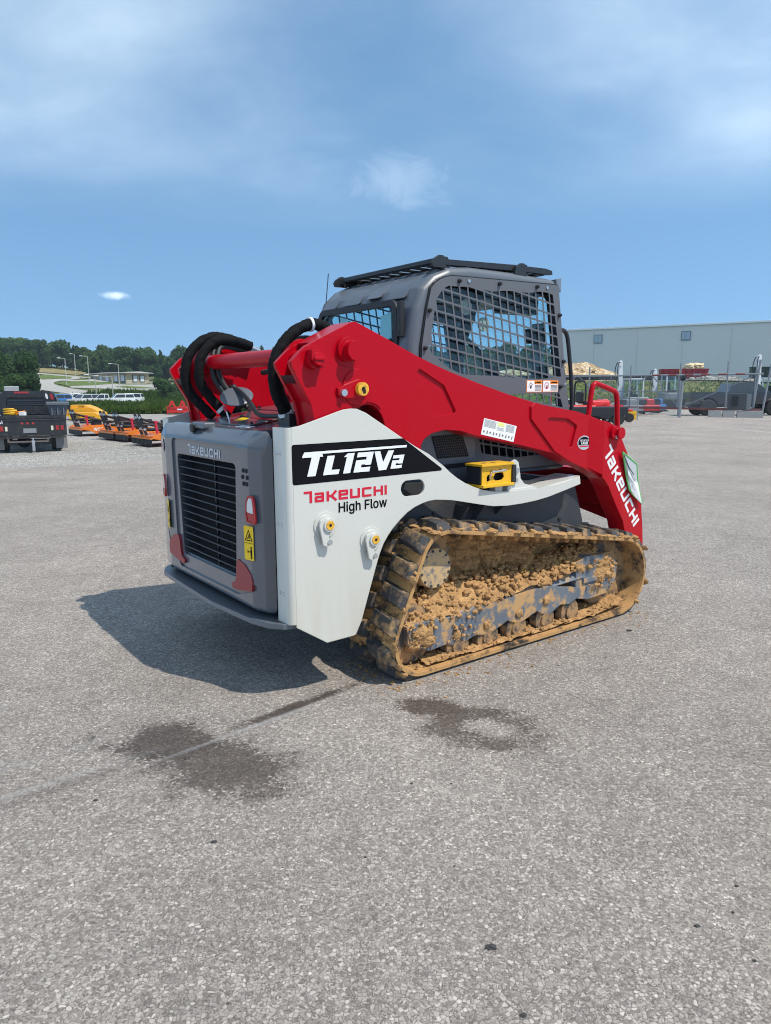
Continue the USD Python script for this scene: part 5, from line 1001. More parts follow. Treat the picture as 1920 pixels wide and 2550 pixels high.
obj('badge_print', place(extrude(Point(0, 0).buffer(.030).difference(Point(0, 0).buffer(.024)).union(sbox(-.014, -.012, .014, .012)), .002), (-.846, .655, 1.245), (-.21, -.97, 0), (0, 0, 1)), LAMPRED, bd)
for s in (-1, 1): obj('hood_flank', bx(-.75, s * .665, .91, .066, .05, .88), VOID, tail)

# ---- top deck between the side panels
def deck_z(x): return np.interp(x, [-.80, -.05], [1.375, 1.515])
dk = tri(m3.Manifold.hull_points(np.array([(x, y, deck_z(x) + dz) for x in (-.735, .20) for y in (-.60, .60) for dz in (0, -.05)])))
deck = obj('top_deck', dk, GLOSSGREY, L)
for i, (x0, x1, y0, y1) in enumerate([(-.70, -.36, -.30, .34), (-.34, .1, -.40, .40)]):
    obj('deck_panel', tri(m3.Manifold.hull_points(np.array([(x, y, deck_z(x) + dz) for x in (x0, x1) for y in (y0, y1) for dz in (.001, .009)]))), GLOSSGREY, deck)
for x, y in ((-.67, -.26), (-.67, .30), (-.40, -.26), (-.40, .30), (-.30, -.36), (-.30, .36)):
    obj('deck_bolt', cyl((x, y, deck_z(x) + .008), (x, y, deck_z(x) + .02), .010, 10), BLACKMETAL, deck)
obj('deck_sticker', tri(m3.Manifold.hull_points(np.array([(x, y, deck_z(x) + dz) for x, y in ((-.63, -.06), (-.56, -.02), (-.56, .08), (-.63, .04)) for dz in (.0095, .0105)]))), YSTICK, deck)
obj('deck_sticker', tri(m3.Manifold.hull_points(np.array([(x, y, z) for x, y, z in ((-.76, -.40, 1.3905), (-.70, -.40, 1.3955), (-.70, -.22, 1.3955), (-.76, -.22, 1.3905), (-.73, -.3, 1.3965))]))), REDINK, deck, label='red and white sticker on the hood top')
obj('sticker_print', cat([bx(-.73, y, 1.3965, .045, .04, .002, ry=-.08) for y in (-.36, -.30, -.25)]), WHITEINK, deck)
obj('hood_latch', cat(rbox(-.83, -.755, .02, .20, 1.372, 1.41, .012), rbox(-.80, -.77, .12, .22, 1.36, 1.40, .01)), GREY, deck, smooth=30)
obj('camera_eye', rbox(-.845, -.80, .15, .20, 1.350, 1.398, .008), BLACK, deck, smooth=30)
# short handle on the deck
dh = obj('deck_handle', tube([(-.62, .12, 1.40), (-.630, .150, 1.472)], .0055), STEEL, deck, smooth=True)
obj('handle_knob', tri(hull_balls([(-.630, .150, 1.470), (-.634, .160, 1.488)], .010, 10)), REDINK, dh, smooth=True)

# ---- white side panels
top = [(-.745, 1.413), (-.700, 1.419), (-.60, 1.447), (-.471, 1.485), (-.434, 1.494), (-.395, 1.497), (-.361, 1.495), (-.305, 1.474), (-.20, 1.413), (-.069, 1.336), (.025, 1.283), (.122, 1.236), (.234, 1.161), (.285, 1.12), (.338, 1.084), (.40, 1.05), (.47, 1.021), (.55, .995), (.645, .976), (.74, .968), (1.03, .962), (1.229, .973), (1.35, .988), (1.455, 1.006)]
bot = [(1.463, .955), (1.30, .925), (1.143, .897), (1.02, .884), (.894, .878), (.76, .877), (.635, .887), (.53, .908), (.424, .931), (.30, .957), (.179, .971), (.13, .970), (.08, .961), (.024, .945), (-.028, .921), (-.08, .885), (-.132, .841), (-.165, .805), (-.194, .766), (-.22, .715), (-.245, .649), (-.29, .52), (-.345, .36), (-.383, .291), (-.395, .287), (-.566, .284), (-.745, .402)]
def side_panel(s):
    g = Polygon(top + bot)
    slot = LineString([(-.03, 1.054), (.05, 1.054)]).buffer(.044)
    g = g.difference(slot)
    m = [ext_xz(g, -.84, -.828)]
    bend = Polygon(LineString([(-.7455, -.834)] + [(-.7455 - .030 * math.sin(t), -.804 - .030 * math.cos(t)) for t in np.linspace(.15, 1.571, 9)] + [(-.7755, -.715)]).buffer(.006, cap_style=2))
    m.append(ext_xy(bend, .418, 1.412))
    m.append(tri(m3.Manifold.hull_points(np.array([(x, y, z + dz) for x, z in ((.66, .962), (1.03, .958)) for y in (-.829, -.60) for dz in (0, -.012)])))); m.append(tri(m3.Manifold.hull_points(np.array([(x, y, z + dz) for x, y, z in ((1.02, -.829, .957), (1.02, -.6, .957), (1.455, -.829, 1.003), (1.50, -.80, 1.005), (1.50, -.60, 1.005)) for dz in (0, -.012)])))); m.append(tri(m3.Manifold.hull_points(np.array([(x, y, z) for x, y in ((1.45, -.836), (1.50, -.805), (1.49, -.80), (1.44, -.828)) for z in (.955, 1.004)]))))
    m.append(tri(m3.Manifold.hull_points(np.array([(x, y, z) for x, z in ((-.36, 1.36), (-.74, 1.36)) for y in (-.83, -.70) for zz in (0, .01) for z in (z + zz,)]))))
    m.append(bx(.70, -.80, .985, .06, .05, .04))
    mm = cat(m); p = obj('side_panel', mm if s < 0 else flipy(mm), WHITE, L, smooth=40)
    if s > 0: return
    ear = Polygon([(.775, .955), (.80, 1.10), (.815, 1.145), (.845, 1.158), (.872, 1.140), (.885, 1.09), (.895, 1.035), (.93, 1.0), (1.02, .975), (1.02, .955)]).buffer(-.006).buffer(.006)
    obj('mount_ear', cat(ext_xz(ear, -.822, -.806), bx(.90, -.79, .967, .26, .09, .016)), WHITE, p)
    yb = -.8405
    dec = rpoly([(-.748, 1.322), (-.740, 1.329), (-.059, 1.331), (.234, 1.139), (.234, 1.136), (-.735, 1.131), (-.744, 1.133), (-.748, 1.145)], .008)
    d = obj('black_decal', ext_xz(dec, -.8412, -.8402), INK, p)
    # model lettering in slanted strokes
    sh = .30; zb, zt = 1.168, 1.270
    def ital(g): return affinity.translate(affinity.skew(affinity.translate(g, 0, -zb), xs=math.degrees(math.atan(sh)), origin=(0, 0)), 0, zb)
    w = .036; ww = .024
    letters = [Polygon([(-.690, 1.270), (-.678, 1.289), (-.033, 1.294), (-.037, 1.281), (-.575, 1.277), (-.570, 1.262), (-.690, 1.262)]).buffer(0)]
    T = Polygon([(-.665, zb), (-.617, zb), (-.617, zt), (-.665, zt)])
    Lt = Polygon([(-.573, zb), (-.480, zb), (-.480, zb + ww), (-.529, zb + ww), (-.529, zt - .006), (-.573, zt - .006)])
    one = Polygon([(-.452, zb), (-.409, zb), (-.409, zt), (-.452, zt), (-.470, zt - .018), (-.452, zt - .018)])
    two = unary_union([sbox(-.388, zt - ww, -.29, zt), sbox(-.325, zb + .035, -.287, zt), sbox(-.388, zb + .039, -.287, zb + .039 + ww), sbox(-.388, zb, -.348, zb + .06), sbox(-.388, zb, -.287, zb + ww)])
    V = Polygon([(-.252, zt), (-.214, zt), (-.196, zb + .042), (-.160, zt), (-.122, zt), (-.176, zb), (-.226, zb)])
    s2 = affinity.translate(affinity.scale(two, .74, .70, origin=(-.388, zb)), .240, .003)
    letters += [ital(q) for q in (T, Lt, one, two, s2)] + [V]
    obj('model_lettering', ext_xz(unary_union(letters), -.8425, -.8413), WHITEINK, d, label='white model lettering on the black decal')
    obj('wordmark_lettering', place(wordmark_mesh(.515, .060), (-.686, yb, 1.034), (1, 0, 0), (0, 0, 1)), REDINK, p, label='red wordmark on the white panel')
    tm = text('High Flow', .033, .001, True); k = .312 / tm.extents[0]; tm.apply_scale((k, k, 1))
    obj('lettering', place(tm, (-.488, yb, .969), (1, 0, 0), (0, 0, 1)), INK, p, label='black lettering on the white panel')
    for x, z in ((-.562, .917), (-.278, .806)):
        q = obj('pivot_boss', cat([cyl((x - .004, -.846, z - .004), (x - .004, -.838, z - .004), .068, 40), cyl((x - .002, -.852, z - .002), (x - .002, -.838, z - .002), .050, 32), cyl((x, -.884, z), (x, -.838, z), .034, 32, )]), WHITE, p, smooth=30)
        obj('yellow_plug', cyl((x, -.8875, z), (x, -.880, z), .0235, 24), YPLUG, q, smooth=30)
        obj('plug_hole', cyl((x, -.8885, z), (x, -.887, z), .008, 12), VOID, q)
        lever = Polygon([(x - .056, z + .0), (x - .050, z + .028), (x - .015, z + .042), (x - .004, z + .01), (x - .002, z - .078), (x + .018, z - .082), (x + .018, z - .102), (x - .022, z - .110), (x - .036, z - .100)])
        obj('lock_lever', ext_xz(rpoly(lever.exterior.coords, .004), -.874, -.864), WHITE, q)
        obj('lever_bolt', cyl((x + .002, -.880, z - .090), (x + .002, -.856, z - .090), .014, 12), ZINC, q, smooth=30)
    for x, z in ((-.773, 1.287), (-.773, .933), (-.773, .575)):
        for yy in (-.752, -.785):
            obj('panel_bolt', tri(hull_balls([(x - .006, yy, z)], .010, 10).scale((1, 1, 1))), ZINC, p, smooth=True)
both(side_panel)

# ---- rear bumper plate
bp = Polygon([(-.905, .30), (-.885, .655), (-.845, .745), (-.80, .80), (-.755, .815), (-.70, .812), (-.62, .812), (-.62, -.812), (-.70, -.812), (-.755, -.815), (-.80, -.80), (-.85, -.735), (-.885, -.60), (-.920, -.18)]).buffer(.01).buffer(-.01)
for s in (-1, 1): bp = bp.difference(affinity.scale(Point(-.775, s * .735).buffer(.034), .85, 1.2))
obj('rear_bumper_plate', ext_xy(bp, .392, .420), GREY, L)

# ---- lift arms
main = [(-.721, 1.727), (-.661, 1.782), (-.63, 1.806), (-.38, 1.923), (-.355, 1.932), (-.335, 1.933), (-.313, 1.925), (-.147, 1.860), (.051, 1.778), (.19, 1.728), (.328, 1.683), (.55, 1.620), (.777, 1.560), (1.098, 1.488), (1.30, 1.458), (1.42, 1.441), (1.588, 1.402), (1.773, 1.352), (1.853, 1.321), (1.895, 1.251), (1.968, 1.145), (2.07, .966), (2.17, .786), (2.21, .58), (2.228, .438), (2.222, .33), (2.06, .30), (2.022, .43),
        (2.007, .52), (1.964, .643), (1.873, .764), (1.775, .912), (1.716, .970), (1.552, 1.047), (1.374, 1.113), (1.232, 1.172), (1.05, 1.212), (.844, 1.256), (.52, 1.318), (.405, 1.350), (.278, 1.362), (.177, 1.346), (.122, 1.315), (.101, 1.284), (.10, 1.20), (-.05, 1.15), (-.55, 1.22), (-.592, 1.40), (-.598, 1.447), (-.615, 1.525), (-.674, 1.624), (-.718, 1.705)]
mainP = Polygon(main).buffer(0)
arch = affinity.scale(Point(0, 0).buffer(1, quad_segs=12), .115, .14); arch = affinity.translate(arch, -.265, 1.375)
mainP = mainP.difference(arch.union(sbox(-.38, 1.0, -.15, 1.37)))
tower = Polygon([(-.719, 1.727), (-.661, 1.785), (-.640, 1.802), (-.616, 1.810), (-.585, 1.803), (-.563, 1.789), (-.542, 1.762), (-.506, 1.663), (-.47, 1.559), (-.44, 1.47), (-.41, 1.36), (-.585, 1.36), (-.598, 1.447), (-.615, 1.525), (-.674, 1.624), (-.717, 1.705)])
doubler = Polygon([(-.555, 1.785), (-.50, 1.745), (-.44, 1.715), (-.381, 1.70), (-.325, 1.70), (-.273, 1.672), (-.23, 1.615), (-.195, 1.54), (-.172, 1.45), (-.168, 1.38), (-.43, 1.38), (-.47, 1.55)]).buffer(.012).buffer(-.012).difference(arch.buffer(.012).union(sbox(-.392, 1.0, -.138, 1.37)))
rec1 = rpoly2([(.070, 1.688), (.088, 1.704), (.271, 1.612), (.362, 1.467), (.350, 1.455), (.212, 1.436), (.180, 1.460)], .012)
rec2 = rpoly2([(1.140, 1.398), (1.175, 1.408), (1.345, 1.395), (1.441, 1.348), (1.392, 1.205), (1.355, 1.200), (1.262, 1.244), (1.150, 1.350)], .014)
frontP = Polygon([(.988, 1.480), (1.03, 1.503), (1.30, 1.458)] + main[15:35] + [(1.226, 1.186), (.992, 1.404)]).buffer(0).intersection(mainP)
def arm(s):
    body = man(ext_xz(mainP, -.80, -.63))
    leg_cut = man(ext_xz(Polygon([(1.50, 1.6), (1.50, .2), (2.4, .2), (2.4, 1.6)]), -.70, -.60))
    body = body - leg_cut
    slot = Polygon([(-.80, 1.665), (-.535, 1.665), (-.535, 1.77), (-.60, 1.83), (-.80, 1.90)]); body = body - man(ext_xz(slot, -.775, -.655))
    edge = mainP.difference(mainP.buffer(-.018)).intersection(sbox(-.8, 1.2, -.45, 1.664)); body = body - man(ext_xz(edge, -.775, -.655))
    tow = man(ext_xz(tower, -.811, -.79)); dbl = man(ext_xz(doubler, -.806, -.79)); frn = man(ext_xz(frontP, -.812, -.79))
    body = body + tow + dbl + frn
    body = body - man(ext_xz(rec1, -.85, -.788)) - man(ext_xz(rec2, -.85, -.799))
    m = tri(body)
    # the leg steps outwards at a bend
    v = m.vertices
    m = trimesh.Trimesh(*trimesh.remesh.subdivide_to_size(m.vertices, m.faces, .09)) if False else m
    a = obj('lift_arm', m if s < 0 else flipy(m), RED, L, smooth=25)
    f = (lambda q: q) if s < 0 else flipy
    # bend band where the leg is cranked
    band = Polygon([(1.555, 1.375), (1.600, 1.385), (1.680, 1.365), (1.700, 1.00), (1.665, 1.005), (1.56, 1.060)])
    lo = m3.Manifold.hull_points(np.array([(x, y, z) for x, z, y in ((1.558, 1.398, -.812), (1.562, 1.058, -.812), (1.690, 1.370, -.838), (1.700, 1.000, -.838), (1.690, 1.370, -.80), (1.700, 1.00, -.80), (1.558, 1.398, -.80), (1.562, 1.058, -.80))]))
    legp = frontP.intersection(Polygon([(1.690, 1.5), (1.690, 1.37), (1.700, 1.0), (1.700, .2), (2.4, .2), (2.4, 1.5)])).buffer(-.001)
    obj('leg_plate', f(cat(tri(lo), ext_xz(legp, -.838, -.811))), RED, a, smooth=20)
    x, z = -.597, 1.738
    obj('pivot_tube', f(cyl((x, -.777, z), (x, -.653, z), .052, 28)), RED, a, smooth=30)
    pin = obj('arm_pin', f(cat(cyl((x, -.845, z), (x, -.80, z), .048, 10), cyl((x + .002, -.868, z + .004), (x, -.845, z), .034, 9), bx(x, -.872, z + .003, .055, .012, .012), bx(x - .03, -.84, z + .02, .018, .05, .05), bx(x + .02, -.85, z - .03, .03, .03, .018))), RED, a)
    x, z = -.381, 1.786
    obj('round_boss', f(cat(cyl((x - .012, -.822, z + .008), (x - .012, -.80, z + .008), .062, 36), cyl((x, -.872, z), (x, -.82, z), .050, 36))), RED, a, smooth=30)
    x, z = -.322, 1.595
    kp = Polygon([(-.462, 1.60), (-.458, 1.562), (-.445, 1.552), (-.335, 1.552)]).union(Point(x, z).buffer(.050)).convex_hull
    kb = obj('keeper_plate', f(cat(ext_xz(kp, -.822, -.806), cyl((x - .01, -.812, z + .008), (x - .01, -.80, z + .008), .092, 36))), RED, a, smooth=30)
    obj('yellow_plug', f(cyl((x, -.848, z), (x, -.82, z), .034, 28)), YPLUG, kb, smooth=30)
    obj('plug_hole', f(cat(cyl((x, -.8495, z), (x, -.8478, z), .012, 10), bx(x + .005, -.8487, z - .012, .016, .002, .02))), VOID, kb)
    obj('keeper_bolt', f(cyl((-.434, -.842, 1.577), (-.434, -.82, 1.577), .018, 12)), ZINC, kb, smooth=30)
    obj('front_pin', f(cat(cyl((1.835, -.885, 1.283), (1.835, -.83, 1.283), .040, 28), cyl((1.805, -.86, 1.287), (1.805, -.83, 1.287), .048, 10))), RED, a, smooth=30)
    obj('front_pin_bolt', f(cyl((1.800, -.872, 1.258), (1.800, -.84, 1.258), .014, 10)), STEEL, a, smooth=30)
    if s < 0:
        obj('wordmark_lettering', place(wordmark_mesh(.700, .098), (1.695, -.8385, 1.155), (.403, 0, -.574), (.574, 0, .403)), WHITEINK, a, label='white wordmark running down the lift arm leg')
        stk = obj('instruction_sticker', ext_xz(Polygon([(.588, 1.420), (.870, 1.362), (.844, 1.265), (.563, 1.324)]), -.8015, -.8003), PAPER, a)
        u = np.array([.282, 0, -.058]); vv = np.array([.058, 0, .282])
        O = np.array([.563, -.8016, 1.324]); k = 1 / np.linalg.norm(u); un, vn = u * k, vv * k
        marks = [extrude(sbox(.125, .074, .185, .096), .0008)]
        obj('sticker_heading', place(cat(marks), O, un, vn), mat('pale_yellow_print', (.75, .72, .25), .5), stk)
        lines = [extrude(sbox(x, y, x + wd, y + .0022), .0008) for x, wd in ((.012, .10), (.20, .075)) for y in np.arange(.052, .094, .0065)] + [extrude(sbox(.125, y, .185, y + .002), .0008) for y in (.048, .055, .062)]
        for i, x in enumerate(np.linspace(.02, .265, 10)): lines.append(extrude(Polygon([(x - .006, .012), (x, .034), (x + .007, .026), (x + .004, .010)]) if i % 2 else Point(x, .022).buffer(.007), .0008))
        obj('sticker_print', place(cat(lines), O, un, vn), mat('faint_print', (.18, .18, .18), .6), stk)
        ov = obj('dealer_badge', place(extrude(affinity.scale(Point(0, 0).buffer(1, quad_segs=16), .070, .048), .001), (1.520, -.8125, 1.228), (1, 0, -.03), (.03, 0, 1)), SILVERINK, a, label='oval silver dealer badge')
        pl = lambda m, d=0: place(m, (1.520, -.8135 - d, 1.228), (1, 0, -.03), (.03, 0, 1))
        obj('badge_field', pl(extrude(affinity.scale(Point(0, 0).buffer(1, quad_segs=16), .062, .040).intersection(sbox(-1, -.015, 1, 1)), .0006)), INK, ov)
        obj('badge_stripe', pl(extrude(sbox(-.045, -.028, .045, -.020), .0006)), REDINK, ov)
        t1 = text('MOUNTAIN', .012, .0006); t1.apply_translation((-t1.extents[0] / 2, .010, 0)); t2 = text('FARM', .019, .0006, True); t2.apply_translation((-t2.extents[0] / 2, -.012, 0))
        obj('badge_lettering', pl(cat(t1, t2), .0006), WHITEINK, ov)
    # red grab handle
    hpth = smooth_path([(1.640, -.74, 1.36), (1.660, -.74, 1.50), (1.676, -.74, 1.59), (1.70, -.74, 1.618), (1.735, -.74, 1.618), (1.88, -.74, 1.582), (1.935, -.74, 1.562), (1.958, -.74, 1.52), (1.975, -.74, 1.37), (1.992, -.74, 1.225), (1.985, -.74, 1.185), (1.945, -.74, 1.15)], 5)
    obj('grab_handle', f(tube(hpth, .0185, 14)), RED, a, smooth=True)
    return a
arm_r, arm_l = both(arm)
obj('cross_tube', cat(cyl((-.56, -.64, 1.765), (-.56, .64, 1.765), .046, 28), cyl((-.56, .52, 1.765), (-.56, .64, 1.765), .05, 28, .085), cyl((-.56, -.52, 1.765), (-.56, -.64, 1.765), .05, 28, .085)), RED, L, smooth=30)
xm = Polygon([(-.70, .62), (-.40, .68), (.40, .68), (.70, .62), (.70, .98), (-.70, .98)])
obj('cross_member', cat(ext_yz(xm, 2.02, 2.05), bx(1.99, 0, .98, .10, 1.38, .03), bx(2.05, 0, .82, .12, 1.38, .18)), RED, L)
obj('tilt_cylinder', cat(cyl((1.58, -.42, .60), (1.90, -.42, .56), .034, 20), cyl((1.90, -.42, .56), (2.10, -.42, .54), .02, 16), cyl((1.86, -.47, .55), (1.96, -.36, .86), .024, 14)), BLACKMETAL, L, smooth=30)
obj('tilt_cylinder', cat(cyl((1.58, .42, .60), (1.90, .42, .56), .034, 20), cyl((1.90, .42, .56), (2.10, .42, .54), .02, 16)), BLACKMETAL, L, smooth=30)
obj('lift_cylinder', cat(cyl((-.32, -.72, 1.595), (-.25, -.72, .95), .042, 24), cyl((-.25, -.72, .95), (-.24, -.72, .70), .026, 16)), BLACKMETAL, L, smooth=30)
obj('lift_cylinder', cat(cyl((-.32, .72, 1.595), (-.25, .72, .95), .042, 24), cyl((-.25, .72, .95), (-.24, .72, .70), .026, 16)), BLACKMETAL, L, smooth=30)

# ---- hoses
def sleeve(i, a): 
    return .035 * np.sin(i * 1.9 + 1.7 * np.sin(a * 2 + i * .6)) + .04 * np.sin(i * 2.7 + a * 3) + .03 * np.sin(i * .9 - a * 2)
def hose(pts, r, m=SLEEVE, wr=True, label=None):
    p = smooth_path(pts, 9)
    return obj('hydraulic_hose', tube(p, r, 18, sleeve if wr else None), m, L, smooth=True, label=label)
def fitting(a, b, r, parent): obj('hose_fitting', cyl(a, b, r, 16), STEEL, parent, smooth=30)
h = hose([(-.27, .55, 1.872), (-.38, .55, 1.912), (-.50, .55, 1.93), (-.60, .55, 1.895), (-.68, .55, 1.815), (-.712, .55, 1.71), (-.708, .55, 1.62), (-.678, .53, 1.55), (-.63, .49, 1.485), (-.585, .45, 1.42)], .031)
fitting((-.275, .55, 1.874), (-.20, .55, 1.842), .026, h); 
h = hose([(-.29, .47, 1.872), (-.39, .47, 1.90), (-.50, .47, 1.905), (-.57, .47, 1.875), (-.635, .47, 1.80), (-.655, .47, 1.71), (-.645, .47, 1.63), (-.60, .45, 1.55), (-.55, .42, 1.48), (-.51, .38, 1.42)], .030)
obj('hose_label', cat(cyl((-.548, .418, 1.478), (-.535, .41, 1.462), .034, 16)), WHITEINK, h, smooth=30)
h = hose([(-.30, .56, 1.845), (-.42, .54, 1.870), (-.50, .51, 1.875), (-.545, .48, 1.84), (-.57, .45, 1.76), (-.575, .43, 1.68), (-.545, .40, 1.60), (-.49, .37, 1.53), (-.44, .33, 1.475)], .018, RUBBER, False)
hose([(-.31, .50, 1.845), (-.42, .49, 1.862), (-.50, .47, 1.86), (-.54, .44, 1.80), (-.55, .41, 1.70), (-.52, .38, 1.61), (-.46, .34, 1.53), (-.41, .30, 1.478)], .016, RUBBER, False)
hose([(-.30, .30, 1.70), (-.28, .05, 1.72), (-.30, -.2, 1.70), (-.38, -.42, 1.62), (-.42, -.48, 1.56)], .017, RUBBER, False)
h = hose([(-.315, -.5, 1.918), (-.36, -.5, 1.935), (-.424, -.5, 1.937), (-.523, -.5, 1.893), (-.598, -.5, 1.82), (-.644, -.5, 1.734), (-.651, -.5, 1.653), (-.637, -.5, 1.57), (-.605, -.5, 1.506), (-.578, -.5, 1.44)], .031)
obj('hose_band', cyl((-.415, -.5, 1.938), (-.428, -.5, 1.936), .0385, 16), WHITEINK, h, smooth=30)
obj('hose_band', cyl((-.590, -.5, 1.474), (-.584, -.5, 1.458), .040, 16), WHITEINK, h, smooth=30)
fitting((-.32, -.5, 1.918), (-.25, -.53, 1.905), .026, h)
hose([(-.35, -.44, 1.86), (-.45, -.44, 1.86), (-.54, -.44, 1.80), (-.585, -.44, 1.70), (-.58, -.44, 1.60), (-.54, -.44, 1.50), (-.52, -.44, 1.45)], .02, RUBBER, False)

# ---- round mirror over the deck
mp = smooth_path([(-.58, -.56, 1.440), (-.575, -.42, 1.452), (-.55, -.13, 1.45), (-.52, .04, 1.512), (-.50, .14, 1.546), (-.49, .25, 1.585), (-.48, .36, 1.602), (-.475, .39, 1.598)], 5)
md = trimesh.creation.revolve([(0, -.008), (.07, -.006), (.100, 0), (.103, .006), (.100, .010), (.085, .016), (.05, .021), (0, .023)], sections=40)
_w = np.array([-.295, -.464, .835]); ma = obj('mirror', place(md, (-.50, .271, 1.548), (.844, -.536, 0), np.cross(_w, (.844, -.536, 0))), GREY, L, smooth=40, label='round convex mirror seen from its back')
obj('mirror_arm', tube(mp, .014, 12), BLACK, ma, smooth=True)
obj('mirror_knob', tri(hull_balls([(-.475, .36, 1.605), (-.475, .40, 1.60)], .024, 12)), BLACK, ma, smooth=True)
obj('mirror_bracket', cat(bx(-.58, -.52, 1.435, .06, .12, .07)), BLACKMETAL, ma)

# ---- yellow lock bracket on the shelf
yx0, yx1, yy0, yy1 = .530, .790, -.850, -.715
webhole = rpoly2([(.632, 1.060), (.648, 1.088), (.715, 1.090), (.728, 1.062), (.712, 1.044), (.652, 1.042)], .006)
slot2 = rpoly2([(.578, 1.044), (.578, 1.070), (.588, 1.082), (.602, 1.082), (.606, 1.052), (.598, 1.042)], .005)
web = Polygon([(yx0 + .008, 1.02), (yx1, 1.02), (yx1, 1.14), (yx0 + .008, 1.14)]).difference(webhole).difference(slot2)
yb = obj('lock_bracket', cat(ext_xz(web, yy0 + .008, yy0 + .016), tri(m3.Manifold.hull_points(np.array([(x, y, z) for x in (yx0 - .012, yx1) for y in (yy0 - .012, yy1) for z in (1.135, 1.148)]))), tri(m3.Manifold.hull_points(np.array([(x, y, z) for x in (yx0 - .004, yx1) for y in (yy0 - .018, yy1) for z in (1.008, 1.024)])))), YELLOW, L, label='yellow steel lock bracket on the white shelf')
obj('bracket_end', bx(yx0 + .004, (yy0 + yy1) / 2 + .006, 1.08, .010, .115, .105), BLACKMETAL, yb)
obj('bracket_core', bx(.66, -.765, 1.08, .22, .07, .10), VOID, yb)
obj('bracket_pin', cat(cyl((.595, -.866, 1.100), (.715, -.866, 1.104), .0065, 12), cyl((.615, -.866, 1.102), (.615, -.845, 1.102), .009, 10), cyl((.690, -.866, 1.104), (.690, -.845, 1.104), .009, 10), cyl((.593, -.866, 1.100), (.588, -.858, 1.06), .004, 8)), STEEL, yb, smooth=30)
obj('clamp_block', bx(.806, -.828, 1.075, .030, .05, .11), BLACKMETAL, yb)
obj('clamp_bolt', cat(cyl((.838, -.842, 1.03), (.838, -.80, 1.03), .015, 12), cyl((.852, -.836, 1.090), (.852, -.80, 1.090), .017, 14)), ZINC, yb, smooth=30)
for x in (.60, .68): obj('bracket_slot', place(extrude(affinity.scale(Point(0, 0).buffer(1), .022, .010), .001), (x, -.79, 1.1483), (1, 0, 0), (0, 1, 0)), VOID, yb)

# ---- engine-side vent panel
ev = obj('vent_panel', cat(ext_xz(Polygon([(.10, 1.36), (.70, 1.36), (.70, 1.29), (.69, 1.13), (.80, .97), (.10, .97)]), -.615, -.60)), GREY, L)
vg = Polygon([(.333, 1.312), (.580, 1.318), (.640, 1.176), (.382, 1.176)]); vg2 = Polygon([(.40, 1.135), (.66, 1.14), (.665, 1.112), (.42, 1.108)])
obj('vent_back', ext_xz(vg.union(vg2), -.6185, -.6165), VOID, ev)
bars = []
for k in range(1, 15):
    t = k / 15; bars.append(LineString([(.333 + .247 * t, 1.312 + .006 * t), (.382 + .258 * t, 1.176)]).buffer(.0022))
for k in range(1, 9):
    t = k / 9; bars.append(LineString([(.333 + .049 * t, 1.312 - .136 * t), (.580 + .06 * t, 1.318 - .142 * t)]).buffer(.0022))
obj('vent_mesh', ext_xz(unary_union(bars), -.621, -.6187), CHASSIS, ev)

# ---------------------------------------------------------------- cab
outl = [(.215, 1.02), (.200, 1.40), (.215, 1.83), (.255, 2.06), (.305, 2.18), (.40, 2.262), (.52, 2.312), (.70, 2.330), (1.10, 2.330), (1.480, 2.318), (1.520, 2.285), (1.555, 2.08), (1.640, 1.50), (1.675, 1.02)]
r = .050
def inset(poly, d): return np.array(Polygon(poly).buffer(-d, join_style=2).exterior.coords)[:-1]
o_in = inset(outl, r)
shell = hull_balls([(x, y, z) for x, z in o_in for y in (-.555 + r, .555 - r)], r, 24)
i_in = inset(outl, .045)
inner = m3.Manifold.hull_points(np.array([(x, y, z) for x, z in i_in for y in (-.51, .51)]))
shell = shell - inner
side_open = Polygon([(.315, 1.08), (.296, 1.70), (.300, 1.86), (.337, 2.065), (.365, 2.165), (.435, 2.225), (.535, 2.250), (1.462, 2.268), (1.490, 2.235), (1.64, 1.45), (1.66, 1.08)])
shell = shell - man(ext_xz(side_open, -.7, .7))
rear_open = rpoly2([(-.415, 2.095), (.415, 2.095), (.43, 1.56), (-.43, 1.56)], .045)
shell = shell - man(ext_yz(rear_open, .10, .42))
front_open = rpoly2([(-.46, 2.22), (.46, 2.22), (.46, 1.10), (-.46, 1.10)], .05)
shell = shell - man(ext_yz(front_open, 1.40, 1.9))
cab = obj('cab_shell', tri(shell), GREY, L, smooth=32)
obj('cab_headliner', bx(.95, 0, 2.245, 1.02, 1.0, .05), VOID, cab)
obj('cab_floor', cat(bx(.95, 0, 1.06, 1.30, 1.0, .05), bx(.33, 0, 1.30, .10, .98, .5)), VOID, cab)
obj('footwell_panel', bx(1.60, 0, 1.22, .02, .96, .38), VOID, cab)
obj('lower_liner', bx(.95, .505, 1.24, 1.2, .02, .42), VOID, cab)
obj('visor', tri(m3.Manifold.hull_points(np.array([(1.49, y, z) for y in (-.55, .55) for z in (2.318, 2.245)] + [(1.60, y, z) for y in (-.50, .50) for z in (2.340, 2.310)] + [(1.555, -.54, 2.24), (1.555, .54, 2.24)]))), GREY, cab)
# pressed bands on the rear roof edge
for y0, y1, lo in ((.30, .49, 2.125), (.02, .26, 2.130), (-.20, -.02, 2.150), (-.46, -.24, 2.125)):
    obj('roof_rib', tri(m3.Manifold.hull_points(np.array([(x, y, z) for x, z in ((.263, lo), (.308, 2.186), (.405, 2.266), (.54, 2.3155), (.56, 2.305), (.42, 2.25), (.33, 2.17)) for y in (y0 + .02, y1 - .02)] ))), GREY, cab, smooth=40)
